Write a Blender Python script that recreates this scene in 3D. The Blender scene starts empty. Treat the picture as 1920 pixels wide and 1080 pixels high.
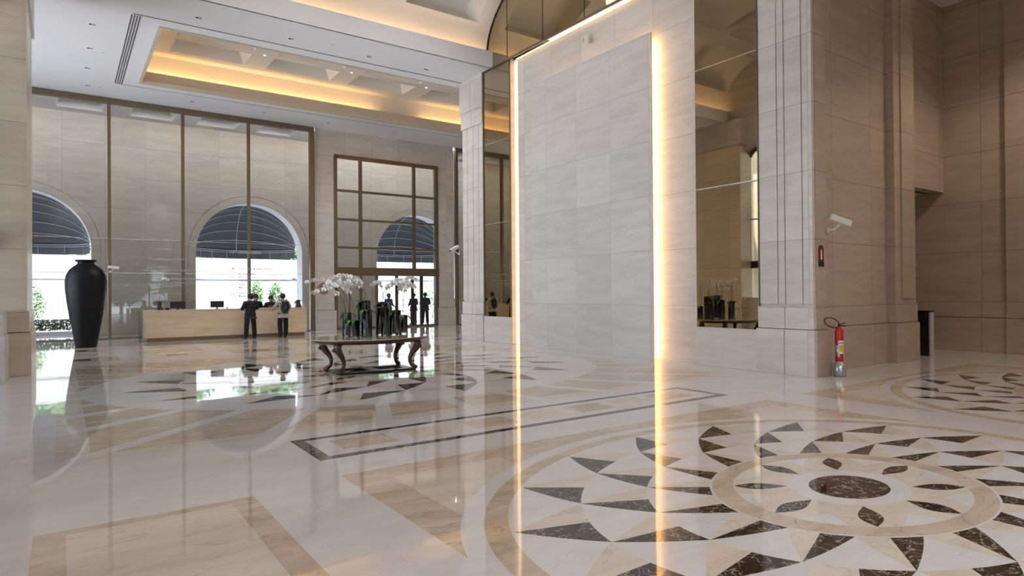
import bpy, bmesh, math, random
from math import sin, cos, pi, radians
from mathutils import Vector, Matrix
random.seed(7)
sc = bpy.context.scene
COL = sc.collection

# ------------------------------------------------------------------ camera
H = 1.95
cam_d = bpy.data.cameras.new('camera'); cam = bpy.data.objects.new('camera', cam_d); COL.objects.link(cam)
cam_d.sensor_width = 36.0; cam_d.lens = 1192.13 / 1920 * 36.0; cam_d.clip_end = 500
Mw = [[0.8164894111154738, -0.5773129864968605, -0.007399807996336481],
      [-0.0026933487585509316, 0.009007921715502198, -0.999955800632624],
      [0.5773541265192201, 0.8164732530637139, 0.005799967481388029]]
R3 = Matrix([[Mw[0][i], -Mw[1][i], -Mw[2][i]] for i in range(3)])
cam.matrix_world = Matrix.Translation((0, 0, H)) @ R3.to_4x4()
sc.camera = cam

# ------------------------------------------------------------------ world, sun, view
sc.view_settings.view_transform = 'Standard'; sc.view_settings.look = 'None'
sc.view_settings.exposure = 0.70; sc.view_settings.gamma = 1.0
sc.view_settings.use_curve_mapping = False
W = bpy.data.worlds.new('world'); sc.world = W; W.use_nodes = True
bg = W.node_tree.nodes['Background']; bg.inputs[0].default_value = (0.72, 0.84, 1.0, 1); bg.inputs[1].default_value = 2.6
sun_d = bpy.data.lights.new('sun', 'SUN'); sun = bpy.data.objects.new('sun', sun_d); COL.objects.link(sun)
sun_d.energy = 15.0; sun_d.angle = 0.02; sun_d.color = (1, .985, .98)
sun.rotation_euler = Vector((-.25, .40, -.88)).to_track_quat('-Z', 'Y').to_euler()
sun.location = (5, -10, 30)

def area(name, loc, direction, sx, sy, power, color, portal=False):
    d = bpy.data.lights.new(name, 'AREA'); d.shape = 'RECTANGLE'; d.size = sx; d.size_y = sy
    d.energy = power; d.color = color
    o = bpy.data.objects.new(name, d); COL.objects.link(o); o.location = loc
    o.rotation_euler = Vector(direction).to_track_quat('-Z', 'Y').to_euler()
    if portal: d.cycles.is_portal = True
    return o
# portals guide the sky light through the real openings
area('portal_left', (-1.95, 15.05, 4.6), (1, 0, 0), 9.2, 9.5, 0, (1, 1, 1), True)
area('portal_end', (-9.05, 27.3, 5.0), (1, 0, 0), 11.2, 9.9, 0, (1, 1, 1), True)
area('portal_back', (6.6, -1.9, 2.2), (0, 1, 0), 6.4, 4.2, 0, (1, 1, 1), True)
for i, cx in enumerate((-1.6, 8.4, 18.4)):
    area('portal_arch_%d' % i, (cx, 37.45, 3.5), (0, -1, 0), 5.6, 7.2, 0, (1, 1, 1), True)
# spot lamps without fittings; the near and corridor ones are added fill
def spot(name, x, y, z, power, color=(1, .985, 1), ang=140, rad=.3):
    d = bpy.data.lights.new(name, 'SPOT'); d.energy = power; d.color = color; d.spot_size = radians(ang); d.spot_blend = .6; d.shadow_soft_size = rad
    o = bpy.data.objects.new(name, d); COL.objects.link(o); o.location = (x, y, z)
for x in (2.35, 6.0, 9.65):
    for y in (12.3, 17.8): spot('vault_lamp', x, y, 13.2, 60)
for x in (6.99, 10.8, 14.6):
    for y in (24.6, 26.0): spot('bay_lamp', x, y, 11.93, 250)  # set apart from the lit fittings of the recess
for x, y in ((1.0, -1.2), (7.5, -1.2)): spot('near_fill', x, y, 10.5, 620, ang=150)  # added fill out of view, brightens the near floor
for x, y, p in ((14.5, 1.0, 90), (20.5, 3.5, 400)): spot('corridor_fill', x, y, 10.5, p, (1, .84, .68))  # added fill for the right-hand walls
spot('passage_lamp', 21, 11.5, 4.95, 25, (1, .7, .45))
cy = sc.cycles
cy.use_denoising = True
cy.max_bounces = 8; cy.diffuse_bounces = 4; cy.glossy_bounces = 5; cy.transparent_max_bounces = 16; cy.transmission_bounces = 6
cy.sample_clamp_indirect = 6.0; cy.caustics_reflective = False; cy.caustics_refractive = False

# ------------------------------------------------------------------ materials
def mat(name, color=(.8, .8, .8), rough=.5, metal=0, emit=None, estr=0, spec=None, coat=0):
    m = bpy.data.materials.new(name); m.use_nodes = True
    b = m.node_tree.nodes['Principled BSDF']
    b.inputs['Base Color'].default_value = (*color, 1); b.inputs['Roughness'].default_value = rough
    b.inputs['Metallic'].default_value = metal
    if spec is not None: b.inputs['Specular IOR Level'].default_value = spec
    if coat: b.inputs['Coat Weight'].default_value = coat
    if emit: b.inputs['Emission Color'].default_value = (*emit, 1); b.inputs['Emission Strength'].default_value = estr
    return m
class NT:
    def __init__(s, m): s.t = m.node_tree; s.b = s.t.nodes['Principled BSDF']
    def n(s, ty, **kw):
        x = s.t.nodes.new(ty)
        for k, v in kw.items(): setattr(x, k, v)
        return x
    def l(s, a, b): s.t.links.new(a, b)
    def math(s, op, a, b=None, c=None):
        x = s.n('ShaderNodeMath', operation=op)
        for i, v in enumerate((a, b, c)):
            if v is None: continue
            if hasattr(v, 'links'): s.l(v, x.inputs[i])
            else: x.inputs[i].default_value = v
        return x.outputs[0]
    def mix(s, f, a, b):
        x = s.n('ShaderNodeMix', data_type='RGBA')
        for i, v in ((0, f), (6, a), (7, b)):
            if hasattr(v, 'links'): s.l(v, x.inputs[i])
            else: x.inputs[i].default_value = v if i == 0 else (*v, 1)
        return x.outputs[2]

def marble(name, base, dark, bw=1.55, bh=1.537, joint=.62, rough=.28, off=0.0, jw=.009, stagger=0.0):
    m = mat(name, base, rough); t = NT(m)
    g = t.n('ShaderNodeNewGeometry'); sp = t.n('ShaderNodeSeparateXYZ'); t.l(g.outputs['Position'], sp.inputs[0])
    sn = t.n('ShaderNodeSeparateXYZ'); t.l(g.outputs['True Normal'], sn.inputs[0])
    isx = t.math('GREATER_THAN', t.math('ABSOLUTE', sn.outputs[0]), .5)
    u = t.math('ADD', t.math('MULTIPLY', isx, sp.outputs[1]), t.math('MULTIPLY', t.math('SUBTRACT', 1.0, isx), sp.outputs[0]))
    v = sp.outputs[2]
    row = t.math('FLOOR', t.math('DIVIDE', v, bh))
    uu = t.math('DIVIDE', t.math('ADD', t.math('ADD', u, off), t.math('MULTIPLY', t.math('MODULO', row, 2.0), stagger * bw)), bw)
    fu = t.math('ABSOLUTE', t.math('SUBTRACT', t.math('FRACT', uu), .5))
    fv = t.math('ABSOLUTE', t.math('SUBTRACT', t.math('FRACT', t.math('DIVIDE', v, bh)), .5))
    j = t.math('MAXIMUM', t.math('GREATER_THAN', fu, .5 - jw / bw * .8), t.math('GREATER_THAN', fv, .5 - jw / bh))
    # streaks stretched along the wall, different in each slab
    cid = t.math('ADD', t.math('MULTIPLY', t.math('FLOOR', uu), 7.31), t.math('MULTIPLY', row, 3.77))
    cb = t.n('ShaderNodeCombineXYZ'); t.l(t.math('ADD', t.math('MULTIPLY', u, .55), cid), cb.inputs[0]); t.l(t.math('MULTIPLY', v, 3.2), cb.inputs[1]); t.l(cid, cb.inputs[2])
    no = t.n('ShaderNodeTexNoise'); no.inputs['Scale'].default_value = 1.1; no.inputs['Detail'].default_value = 6; no.inputs['Roughness'].default_value = .62; no.inputs['Distortion'].default_value = .6
    t.l(cb.outputs[0], no.inputs['Vector'])
    rp = t.n('ShaderNodeValToRGB'); t.l(no.outputs[0], rp.inputs[0])
    rp.color_ramp.elements[0].position = .36; rp.color_ramp.elements[0].color = (*dark, 1)
    rp.color_ramp.elements[1].position = .60; rp.color_ramp.elements[1].color = (*base, 1)
    wn = t.n('ShaderNodeTexWhiteNoise', noise_dimensions='1D'); t.l(cid, wn.inputs['W'])
    br = t.math('ADD', .93, t.math('MULTIPLY', wn.outputs[0], .11))
    vm = t.n('ShaderNodeVectorMath', operation='SCALE'); t.l(rp.outputs[0], vm.inputs[0]); t.l(br, vm.inputs['Scale'])
    c = t.mix(j, vm.outputs[0], tuple(x * joint for x in dark))
    # thin dark veins
    n2 = t.n('ShaderNodeTexNoise'); n2.inputs['Scale'].default_value = 1.7; n2.inputs['Detail'].default_value = 5; n2.inputs['Distortion'].default_value = 1.2; t.l(cb.outputs[0], n2.inputs['Vector'])
    vein = t.math('LESS_THAN', t.math('ABSOLUTE', t.math('SUBTRACT', n2.outputs[0], .5)), .003)
    c = t.mix(t.math('MULTIPLY', vein, .35), c, tuple(x * .6 for x in dark))
    t.l(c, t.b.inputs['Base Color'])
    return m

def stone(name, base, dark, scale=1.5, rough=.035, vein=None, vw=.03, stretch=(1, 2.5, 1), spec=.6, lo=.35, hi=.65, soft=0):
    m = mat(name, base, rough, spec=spec); t = NT(m)
    g = t.n('ShaderNodeNewGeometry'); mp = t.n('ShaderNodeMapping'); t.l(g.outputs['Position'], mp.inputs[0])
    mp.inputs['Scale'].default_value = stretch; mp.inputs['Rotation'].default_value = (0, 0, .6)
    no = t.n('ShaderNodeTexNoise'); no.inputs['Scale'].default_value = scale; no.inputs['Detail'].default_value = 7; no.inputs['Roughness'].default_value = .6; no.inputs['Distortion'].default_value = .8
    t.l(mp.outputs[0], no.inputs['Vector'])
    rp = t.n('ShaderNodeValToRGB'); t.l(no.outputs[0], rp.inputs[0])
    rp.color_ramp.elements[0].position = lo; rp.color_ramp.elements[0].color = (*dark, 1)
    rp.color_ramp.elements[1].position = hi; rp.color_ramp.elements[1].color = (*base, 1)
    c = rp.outputs[0]
    if soft:
        cr = t.n('ShaderNodeTexNoise'); cr.inputs['Scale'].default_value = .9; cr.inputs['Detail'].default_value = 4; cr.inputs['Distortion'].default_value = 1.6; t.l(mp.outputs[0], cr.inputs['Vector'])
        ln = t.math('SUBTRACT', 1.0, t.math('MINIMUM', 1.0, t.math('DIVIDE', t.math('ABSOLUTE', t.math('SUBTRACT', cr.outputs[0], .5)), .012)))
        c = t.mix(t.math('MULTIPLY', ln, soft), c, tuple(x * .55 for x in dark))
    if vein:
        vo = t.n('ShaderNodeTexVoronoi', feature='DISTANCE_TO_EDGE'); vo.inputs['Scale'].default_value = 9
        nz = t.n('ShaderNodeTexNoise'); nz.inputs['Scale'].default_value = 6; nz.inputs['Detail'].default_value = 5; t.l(g.outputs['Position'], nz.inputs['Vector'])
        ad = t.n('ShaderNodeVectorMath', operation='MULTIPLY_ADD'); t.l(nz.outputs['Color'], ad.inputs[0]); ad.inputs[1].default_value = (.3, .3, .3); t.l(g.outputs['Position'], ad.inputs[2])
        t.l(ad.outputs[0], vo.inputs['Vector'])
        f = t.math('MULTIPLY', t.math('LESS_THAN', vo.outputs['Distance'], vw), t.math('GREATER_THAN', no.outputs[0], .47))
        c = t.mix(t.math('MULTIPLY', f, .75), c, vein)
    t.l(c, t.b.inputs['Base Color'])
    # polished slabs are never quite flat: reflections wobble
    wv = t.n('ShaderNodeTexNoise'); wv.inputs['Scale'].default_value = 1.5; wv.inputs['Detail'].default_value = 1; t.l(g.outputs['Position'], wv.inputs['Vector'])
    bp = t.n('ShaderNodeBump'); bp.inputs['Strength'].default_value = .06; bp.inputs['Distance'].default_value = .02; t.l(wv.outputs[0], bp.inputs['Height'])
    t.l(bp.outputs[0], t.b.inputs['Normal'])
    return m

M = {}
M['marble'] = marble('cream marble wall', (.68, .63, .585), (.60, .545, .495), joint=.74)
M['marble_far'] = marble('cream marble outer wall', (.68, .635, .59), (.60, .55, .505), bw=1.7, joint=.74, rough=.5)
M['marble_panel'] = marble('pale marble panel', (.68, .645, .615), (.61, .57, .54), off=.03, joint=.84)
M['marble_warm'] = marble('warm beige marble', (.54, .435, .345), (.46, .36, .28), bw=1.9, joint=.6)
M['marble_pillar'] = marble('honey cream marble pillar', (.78, .66, .53), (.70, .58, .46), joint=.7)
M['marble_plain'] = marble('plain cream marble', (.68, .63, .585), (.61, .555, .505), bw=60, bh=30)
M['floor_white'] = stone('polished white marble', (.77, .73, .71), (.70, .66, .63), .8, soft=.12)
M['floor_tan'] = stone('polished tan marble', (.67, .56, .445), (.53, .42, .31), 1.3, soft=.55)
M['floor_tan_light'] = stone('polished light tan marble', (.76, .68, .58), (.66, .57, .465), 1.1, soft=.35)
M['floor_brown'] = stone('polished dark brown marble', (.05, .035, .026), (.022, .014, .01), 3, vein=(.42, .34, .26), vw=.04)
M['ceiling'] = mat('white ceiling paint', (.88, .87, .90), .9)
M['ceiling_warm'] = mat('warm white plaster', (.80, .76, .70), .9)
M['molding'] = mat('beige plaster molding', (.62, .56, .48), .8)
M['bronze'] = mat('dark bronze frame', (.20, .155, .10), .38, .65)
M['bronze_dark'] = mat('very dark bronze', (.05, .036, .026), .4, .6)
M['mirror'] = mat('bronze tinted mirror', (.49, .41, .285), .02, 1.0)
M['seam'] = mat('mirror seam', (.75, .72, .68), .25, .8)
M['black_line'] = mat('matte black trim', (.02, .02, .02), .7)  # plain black for the lunette edge and unlit downlight lenses
M['slot'] = mat('dark grey air slot', (.10, .10, .11), .6)
M['led'] = mat('warm light strip', (1, .8, .5), .5, emit=(1, .64, .30), estr=1.35)
M['led_fill'] = mat('added neutral fill strip', (1, 1, 1), .5, emit=(1, .97, .94), estr=20)
M['led_glow'] = mat('hidden warm light strip', (1, .8, .5), .5, emit=(1, .60, .24), estr=34)
M['led_cove'] = mat('warm cove light strip', (1, .8, .5), .5, emit=(1, .64, .28), estr=13)
M['led_vault'] = mat('warm vault light strip', (1, .8, .5), .5, emit=(1, .66, .36), estr=6)
M['lamp'] = mat('downlight lens', (1, 1, 1), .4, emit=(1, .9, .75), estr=5)
M['urn'] = mat('matte black ceramic', (.006, .006, .008), .42, spec=.22)
M['wood'] = mat('dark red mahogany', (.065, .020, .011), .3, coat=.2)
M['wood_base'] = mat('black lacquered wood', (.014, .008, .007), .25)
M['tabletop'] = mat('polished beige stone table top', (.45, .39, .31), .06)
M['counter'] = marble('honey travertine counter', (.80, .64, .46), (.70, .54, .37), bw=40, bh=40)
M['counter_kick'] = mat('brown counter plinth', (.30, .21, .13), .4)
M['black'] = mat('black plastic', (.012, .012, .014), .35)
M['screen'] = mat('black screen', (.006, .006, .008), .12)
M['suit'] = mat('charcoal suit cloth', (.014, .014, .018), .85)
M['navy'] = mat('dark navy cloth', (.018, .022, .045), .85)
M['blue'] = mat('blue shirt cloth', (.06, .11, .36), .85)
M['light_shirt'] = mat('pale grey shirt cloth', (.50, .46, .43), .85)
M['trouser'] = mat('black trouser cloth', (.010, .010, .013), .85)
M['greytrouser'] = mat('grey blue trouser cloth', (.10, .11, .17), .85)
M['skin'] = mat('skin', (.42, .22, .15), .55)
M['hair'] = mat('dark hair', (.012, .009, .008), .6)
M['hair_grey'] = mat('grey hair', (.25, .25, .27), .7)
M['shoe'] = mat('black leather', (.01, .01, .01), .3)
M['white'] = mat('white plastic', (.72, .70, .64), .45)
M['red'] = mat('red enamel', (.55, .015, .015), .3)
M['dark_red'] = mat('dark red plate', (.16, .008, .010), .35)
M['yellow'] = mat('yellow label', (.8, .55, .03), .5)
M['paper'] = mat('white label', (.75, .75, .75), .5)
M['steel'] = mat('brushed steel', (.60, .60, .63), .28, .9)
M['steel_panel'] = mat('satin steel panel', (.62, .60, .62), .4, .25)
M['steel_dark'] = mat('dark tinted steel', (.05, .045, .04), .3, .6)
M['leaf'] = mat('glossy green leaf', (.035, .13, .02), .35)
M['leaf_dark'] = mat('dark green foliage', (.022, .06, .018), .6)
M['leaf_mid'] = mat('mid green foliage', (.07, .15, .05), .6)
M['stem'] = mat('green brown stem', (.10, .12, .04), .6)
M['bark'] = mat('dark bark filling', (.035, .022, .015), .9)
M['petal'] = mat('white orchid petal', (.80, .78, .76), .5)
M['lip'] = mat('yellow orchid centre', (.7, .5, .12), .5)
M['awning'] = mat('slate grey canvas awning', (.092, .108, .130), .8)
M['piping'] = mat('white awning piping', (.62, .66, .70), .6)
M['outwall'] = mat('sunlit white render', (.36, .36, .37), .9)
M['paving'] = mat('pale paving', (.74, .745, .76), .8)
M['hedge_soil'] = mat('grey stone kerb', (.32, .31, .30), .8)
M['frost'] = mat('frosted white lettering', (.50, .51, .52), .6)
M['brown_disc'] = mat('brown wood disc', (.30, .17, .11), .5)
M['vaseceramic'] = mat('dark ceramic', (.04, .03, .035), .25)
def glass_mat(name, tint=(1, 1, 1), ior=1.5):
    m = bpy.data.materials.new(name); m.use_nodes = True; t = m.node_tree; t.nodes.clear()
    out = t.nodes.new('ShaderNodeOutputMaterial'); mx = t.nodes.new('ShaderNodeMixShader')
    tr = t.nodes.new('ShaderNodeBsdfTransparent'); gl = t.nodes.new('ShaderNodeBsdfGlossy'); fr = t.nodes.new('ShaderNodeFresnel')
    tr.inputs[0].default_value = (*tint, 1); gl.inputs['Roughness'].default_value = 0.0; fr.inputs[0].default_value = ior
    t.links.new(fr.outputs[0], mx.inputs[0]); t.links.new(tr.outputs[0], mx.inputs[1]); t.links.new(gl.outputs[0], mx.inputs[2]); t.links.new(mx.outputs[0], out.inputs[0])
    return m
M['glass'] = glass_mat('clear window glass', (.965, .975, .97), 1.45)
M['glass_vase'] = glass_mat('clear vase glass', (.93, .95, .95), 1.5)

# ------------------------------------------------------------------ mesh helpers
class MB:
    def __init__(s, origin=(0, 0, 0)): s.bm = bmesh.new(); s.o = Vector(origin); s.mi = 0; s.mats = []
    def use(s, m):
        if m not in s.mats: s.mats.append(m)
        s.mi = s.mats.index(m); return s
    def v(s, p): return s.bm.verts.new(Vector(p) - s.o)
    def f(s, vs, smooth=False):
        try: f = s.bm.faces.new(vs)
        except ValueError: return None
        f.material_index = s.mi; f.smooth = smooth; return f
    def box(s, x0, x1, y0, y1, z0, z1):
        x0, x1 = sorted((x0, x1)); y0, y1 = sorted((y0, y1)); z0, z1 = sorted((z0, z1))
        c = [s.v((x, y, z)) for z in (z0, z1) for x, y in ((x0, y0), (x1, y0), (x1, y1), (x0, y1))]
        for q in ((3, 2, 1, 0), (4, 5, 6, 7), (0, 1, 5, 4), (1, 2, 6, 5), (2, 3, 7, 6), (3, 0, 4, 7)): s.f([c[i] for i in q])
        return s
    def poly(s, pts): s.f([s.v(p) for p in pts]); return s
    def prism(s, pts, vec):
        a = [s.v(p) for p in pts]; b = [s.v(Vector(p) + Vector(vec)) for p in pts]; n = len(a)
        s.f(a[::-1]); s.f(b)
        for i in range(n): s.f([a[i], a[(i + 1) % n], b[(i + 1) % n], b[i]])
        return s
    def tube(s, pts, r, seg=8, closed=False):
        pts = [Vector(p) for p in pts]; n = len(pts); rings = []
        rr = r if isinstance(r, (list, tuple)) else [r] * n
        up = Vector((0, 0, 1)); prev = None
        for i in range(n):
            d = (pts[min(i + 1, n - 1)] - pts[max(i - 1, 0)]) if not closed else pts[(i + 1) % n] - pts[i - 1]
            d.normalize()
            if prev is None: a = d.orthogonal().normalized()
            else: a = (prev - d * prev.dot(d)).normalized()
            prev = a; b = d.cross(a)
            rings.append([s.v(pts[i] + (a * cos(2 * pi * k / seg) + b * sin(2 * pi * k / seg)) * rr[i]) for k in range(seg)])
        m = n if closed else n - 1
        for i in range(m):
            A, B = rings[i], rings[(i + 1) % n]
            for k in range(seg): s.f([A[k], A[(k + 1) % seg], B[(k + 1) % seg], B[k]], True)
        if not closed: s.f(rings[0][::-1]); s.f(rings[-1])
        return s
    def lathe(s, c, prof, seg=32, sx=1, sy=1, cap=True):
        c = Vector(c); rings = []
        for r, z in prof: rings.append([s.v(c + Vector((r * sx * cos(2 * pi * k / seg), r * sy * sin(2 * pi * k / seg), z))) for k in range(seg)])
        for A, B in zip(rings, rings[1:]):
            for k in range(seg): s.f([A[k], A[(k + 1) % seg], B[(k + 1) % seg], B[k]], True)
        if cap: s.f(rings[0][::-1]); s.f(rings[-1])
        return s
    def ball(s, c, r, seg=10, sc3=(1, 1, 1)):
        n = max(4, seg // 2)
        prof = [(max(1e-4, r * sin(pi * i / n)), -r * cos(pi * i / n) * sc3[2]) for i in range(n + 1)]
        return s.lathe(c, prof, seg, sc3[0], sc3[1], False)
    def build(s, name, m=None, parent=None, bevel=0, autosmooth=False, **props):
        me = bpy.data.meshes.new(name); bmesh.ops.remove_doubles(s.bm, verts=s.bm.verts, dist=1e-6)
        s.bm.to_mesh(me); s.bm.free()
        if m is not None and not s.mats: me.materials.append(M[m])
        for k in s.mats: me.materials.append(M[k])
        o = bpy.data.objects.new(name, me); COL.objects.link(o)
        if parent is not None: o.parent = parent
        else: o.location = s.o
        if bevel:
            b = o.modifiers.new('bevel', 'BEVEL'); b.width = bevel; b.segments = 2; b.limit_method = 'ANGLE'
        for k, v in props.items(): o[k] = v
        return o
def empty(name, loc, label=None, category=None, group=None, kind=None, rz=0):
    o = bpy.data.objects.new(name, None); COL.objects.link(o); o.location = loc; o.rotation_euler = (0, 0, rz); o.empty_display_size = .1
    if label: o['label'] = label
    if category: o['category'] = category
    if group: o['group'] = group
    if kind: o['kind'] = kind
    return o
def tag(o, label=None, category=None, group=None, kind=None):
    if label: o['label'] = label
    if category: o['category'] = category
    if group: o['group'] = group
    if kind: o['kind'] = kind
    return o
S = dict(kind='structure')
TOPZ = 10.6      # flat ceiling height
XW = 13.6        # mirror / right wall plane
YG = 33.0        # glazed wall plane
YO = 36.4        # outer arched wall plane
XL = -1.12       # left wall

# ------------------------------------------------------------------ floor mosaic
fl = MB()
fl.use('floor_white').poly([(-2, -2.2, 0), (30, -2.2, 0), (30, 37.4, 0), (-2, 37.4, 0)])
fl.poly([(-8, 21.4, 0), (-2, 21.4, 0), (-2, 37.4, 0), (-8, 37.4, 0)])
DZ = .0005
def flat(pts, layer, m): fl.use(m); fl.poly([(x, y, layer * DZ) for x, y in pts])
def rect(x0, x1, y0, y1, layer, m): flat([(x0, y0), (x1, y0), (x1, y1), (x0, y1)], layer, m)
def medallion(cx, cy, s, ring=True, rimlayer=2):
    P = lambda a, r: (cx + 1.3 * s * r * cos(radians(a)), cy + s * r * sin(radians(a)))
    disc = lambda r, layer, m: flat([P(a, r) for a in range(0, 360, 4)], layer, m)
    def cur(a0, r0, a1, r1, n=7):
        return [(a0 + (a1 - a0) * i / n, math.exp(math.log(r0) + (math.log(r1) - math.log(r0)) * i / n)) for i in range(n)]
    disc(3.11, rimlayer, 'floor_white')
    if ring: disc(2.95, rimlayer + 1, 'floor_tan')
    disc(2.78, rimlayer + 2, 'floor_white')
    L = rimlayer + 3; d = 11.25
    for (ro, rs, ph) in ((2.76, 2.23, 0), (2.23, 1.7, .5), (1.7, 1.17, 0)):
        for k in range(16):
            a = 22.5 * (k + ph) + 1.5
            dark = cur(a, ro, a + d, rs) + cur(a + d, rs, a, rs) + cur(a, rs, a, ro)
            tan = cur(a, ro, a - d, rs) + cur(a - d, rs, a, rs) + cur(a, rs, a, ro)
            flat([P(*q) for q in dark], L, 'floor_brown'); flat([P(*q) for q in tan][::-1], L, 'floor_tan_light')
    disc(1.15, L + 1, 'floor_tan'); disc(.97, L + 2, 'floor_tan_light')
    for k in range(8):
        a = 45 * k + 22.5
        flat([P(a - 11, .965), P(a - 5, .967), P(a, .968), P(a + 5, .967), P(a + 11, .965), P(a, .75)], L + 3, 'floor_white')
        a = 45 * k
        lens = [(a, .52)] + [(a + 6.8 * sin(pi * i / 8), .52 + .44 * i / 8) for i in range(1, 8)] + [(a, .965)] + [(a - 6.8 * sin(pi * i / 8), .52 + .44 * i / 8) for i in range(7, 0, -1)]
        flat([P(*q) for q in lens], L + 4, 'floor_brown')
    disc(.50, L + 3, 'floor_white'); disc(.335, L + 4, 'floor_brown')
# field round the near medallion, with a border of darker tan
for (x0, x1) in ((2.42, 10.2), (11.25, 19.2)):
    rect(x0, x1, -.15, 6.62, 1, 'floor_tan'); rect(x0 + .42, x1 - .42, .25, 6.22, 2, 'floor_tan_light')
rect(4.2, 8.6, 5.9, 6.22, 2.5, 'floor_tan')
medallion(6.33, 3.22, 1.0, rimlayer=3)
medallion(15.2, 3.24, 1.04, rimlayer=3)
# small field left of it
rect(-.2, 1.5, -.1, 6.45, 1, 'floor_tan'); rect(0.02, 1.28, .1, 6.32, 2, 'floor_tan_light')
# dark-framed band of tiles
rect(2.44, 10.1, 7.34, 8.56, 1, 'floor_brown'); rect(2.60, 9.95, 7.48, 8.43, 2, 'floor_white')
for i in range(7): rect(2.86 + i * .99, 3.62 + i * .99, 7.70, 8.26, 3, 'floor_tan_light' if i % 2 else 'floor_tan')
# great field under the hall vault and its radial bands
rect(-.08, 12.75, 8.98, 21.0, 1, 'floor_tan_light')
rect(.28, 12.4, 9.3, 20.7, 2, 'floor_tan')
cx, cyy = 6.33, 14.9
for k in range(32):
    a = radians(11.25 * k + 5.6); ux, uy = 1.3 * cos(a), sin(a)
    n = Vector((-uy, ux)).normalized() * .12
    r0 = 4.3; r1 = min(6.42 / abs(ux) if abs(ux) > 1e-6 else 99, 5.95 / abs(uy) if abs(uy) > 1e-6 else 99)
    p0 = Vector((cx + ux * r0, cyy + uy * r0)); p1 = Vector((cx + ux * r1, cyy + uy * r1))
    flat([tuple(p0 - n), tuple(p1 - n), tuple(p1 + n), tuple(p0 + n)], 3, 'floor_white')
medallion(cx, cyy, 1.5, ring=False, rimlayer=4)
# strips of the bay in front of the reception desk
for i in range(5):
    y = 22.2 + i * 1.9
    for j in range(9):
        rect(-.6 + j * 2.6, 1.4 + j * 2.6, y, y + 1.45, 1, 'floor_tan_light' if (i + j) % 2 else 'floor_tan')
        if i % 2 == 0: rect(.1 + j * 2.6, .7 + j * 2.6, y + .5, y + .95, 2, 'floor_brown')
for j in range(5): rect(-1 + j * 5.2, 3 + j * 5.2, 33.6, 36.0, 1, 'floor_tan_light')
fl.build('floor', **S)

# ------------------------------------------------------------------ right wall (mirrors, lit panel, pier)
rw = MB()
rw.use('marble')
rw.box(13.76, 14.2, 10.85, 18.98, 0, 10.57)                   # field behind the raised panel
rw.use('marble_plain')
rw.box(13.56, 13.61, 19.25, 21.1, 0, 1.0); rw.box(13.6, 14.2, 19.24, 21.12, 0, 10.6)
rw.box(13.56, 13.64, 9.0, 10.84, 0, 1.0); rw.box(13.62, 14.2, 8.98, 10.845, 0, 10.6)
rw.box(13.6, 13.8, 10.83, 10.87, 1.01, 10.56)
rw.build('wall_right', **S)
ch = MB(); ch.box(13.80, 13.86, 18.98, 19.24, 0, 10.6); ch.build('trim_1', 'marble_plain', **S)
led = MB(); led.box(13.72, 13.80, 19.05, 19.14, .01, 10.5); led.build('led_strip', 'led', **dict(label='tall narrow warm light strip beside the left bronze mirror', category='light strip'))
led = MB(); led.box(13.66, 13.705, 10.9, 18.95, 10.50, 10.53); led.build('led_strip', 'led', label='warm light strip running under the bronze lunette', category='light strip')
# backlit raised panel
pn = empty('marble_panel', (13.55, 15.0, 0), 'large raised backlit pale marble panel on the right wall', 'wall panel')
b = MB((13.55, 15.0, 0)); b.box(13.50, 13.56, 12.27, 17.85, 0, 9.22); b.build('slab', 'marble_panel', pn)
b = MB((13.55, 15.0, 0)); b.box(13.575, 13.60, 12.44, 12.47, 0.02, 9.05); b.build('side_light_strip', 'led_glow', pn)
b = MB((13.55, 15.0, 0)); b.box(13.575, 13.60, 12.47, 17.6, 9.02, 9.05); b.build('top_light_strip', 'led_vault', pn)
b = MB((13.55, 15.0, 0)); b.box(13.56, 13.755, 12.75, 17.82, 0, 8.75); b.build('backing', 'marble_plain', pn)
# mirrors
def mirror(y0, y1, n, lab):
    e = empty('mirror', (13.6, (y0 + y1) / 2, 1.0), lab, 'mirror')
    o = (13.6, (y0 + y1) / 2, 1.0)
    b = MB(o); b.box(13.585, 13.6, y0, y1, 1.0, 10.58); b.build('mirror_glass', 'mirror', e)
    for z in (4.58, 7.70):
        b = MB(o); b.box(13.58, 13.584, y0, y1, z - .012, z + .012); b.build('seam', 'seam', e)
    b = MB(o); b.box(13.56, 13.6, y0 - .0, y0 + .05, 1.0, 10.58).box(13.56, 13.6, y1 - .05, y1, 1.0, 10.58) if n == 0 else b.box(13.57, 13.6, y0, y0 + .02, 1.0, 10.58)
    b.build('frame', 'bronze', e)
mirror(19.24, 21.10, 0, 'narrow bronze mirror between far pilaster and the lit marble wall')
mirror(8.98, 10.82, 1, 'narrow bronze mirror beside the grooved corner pier')
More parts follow.
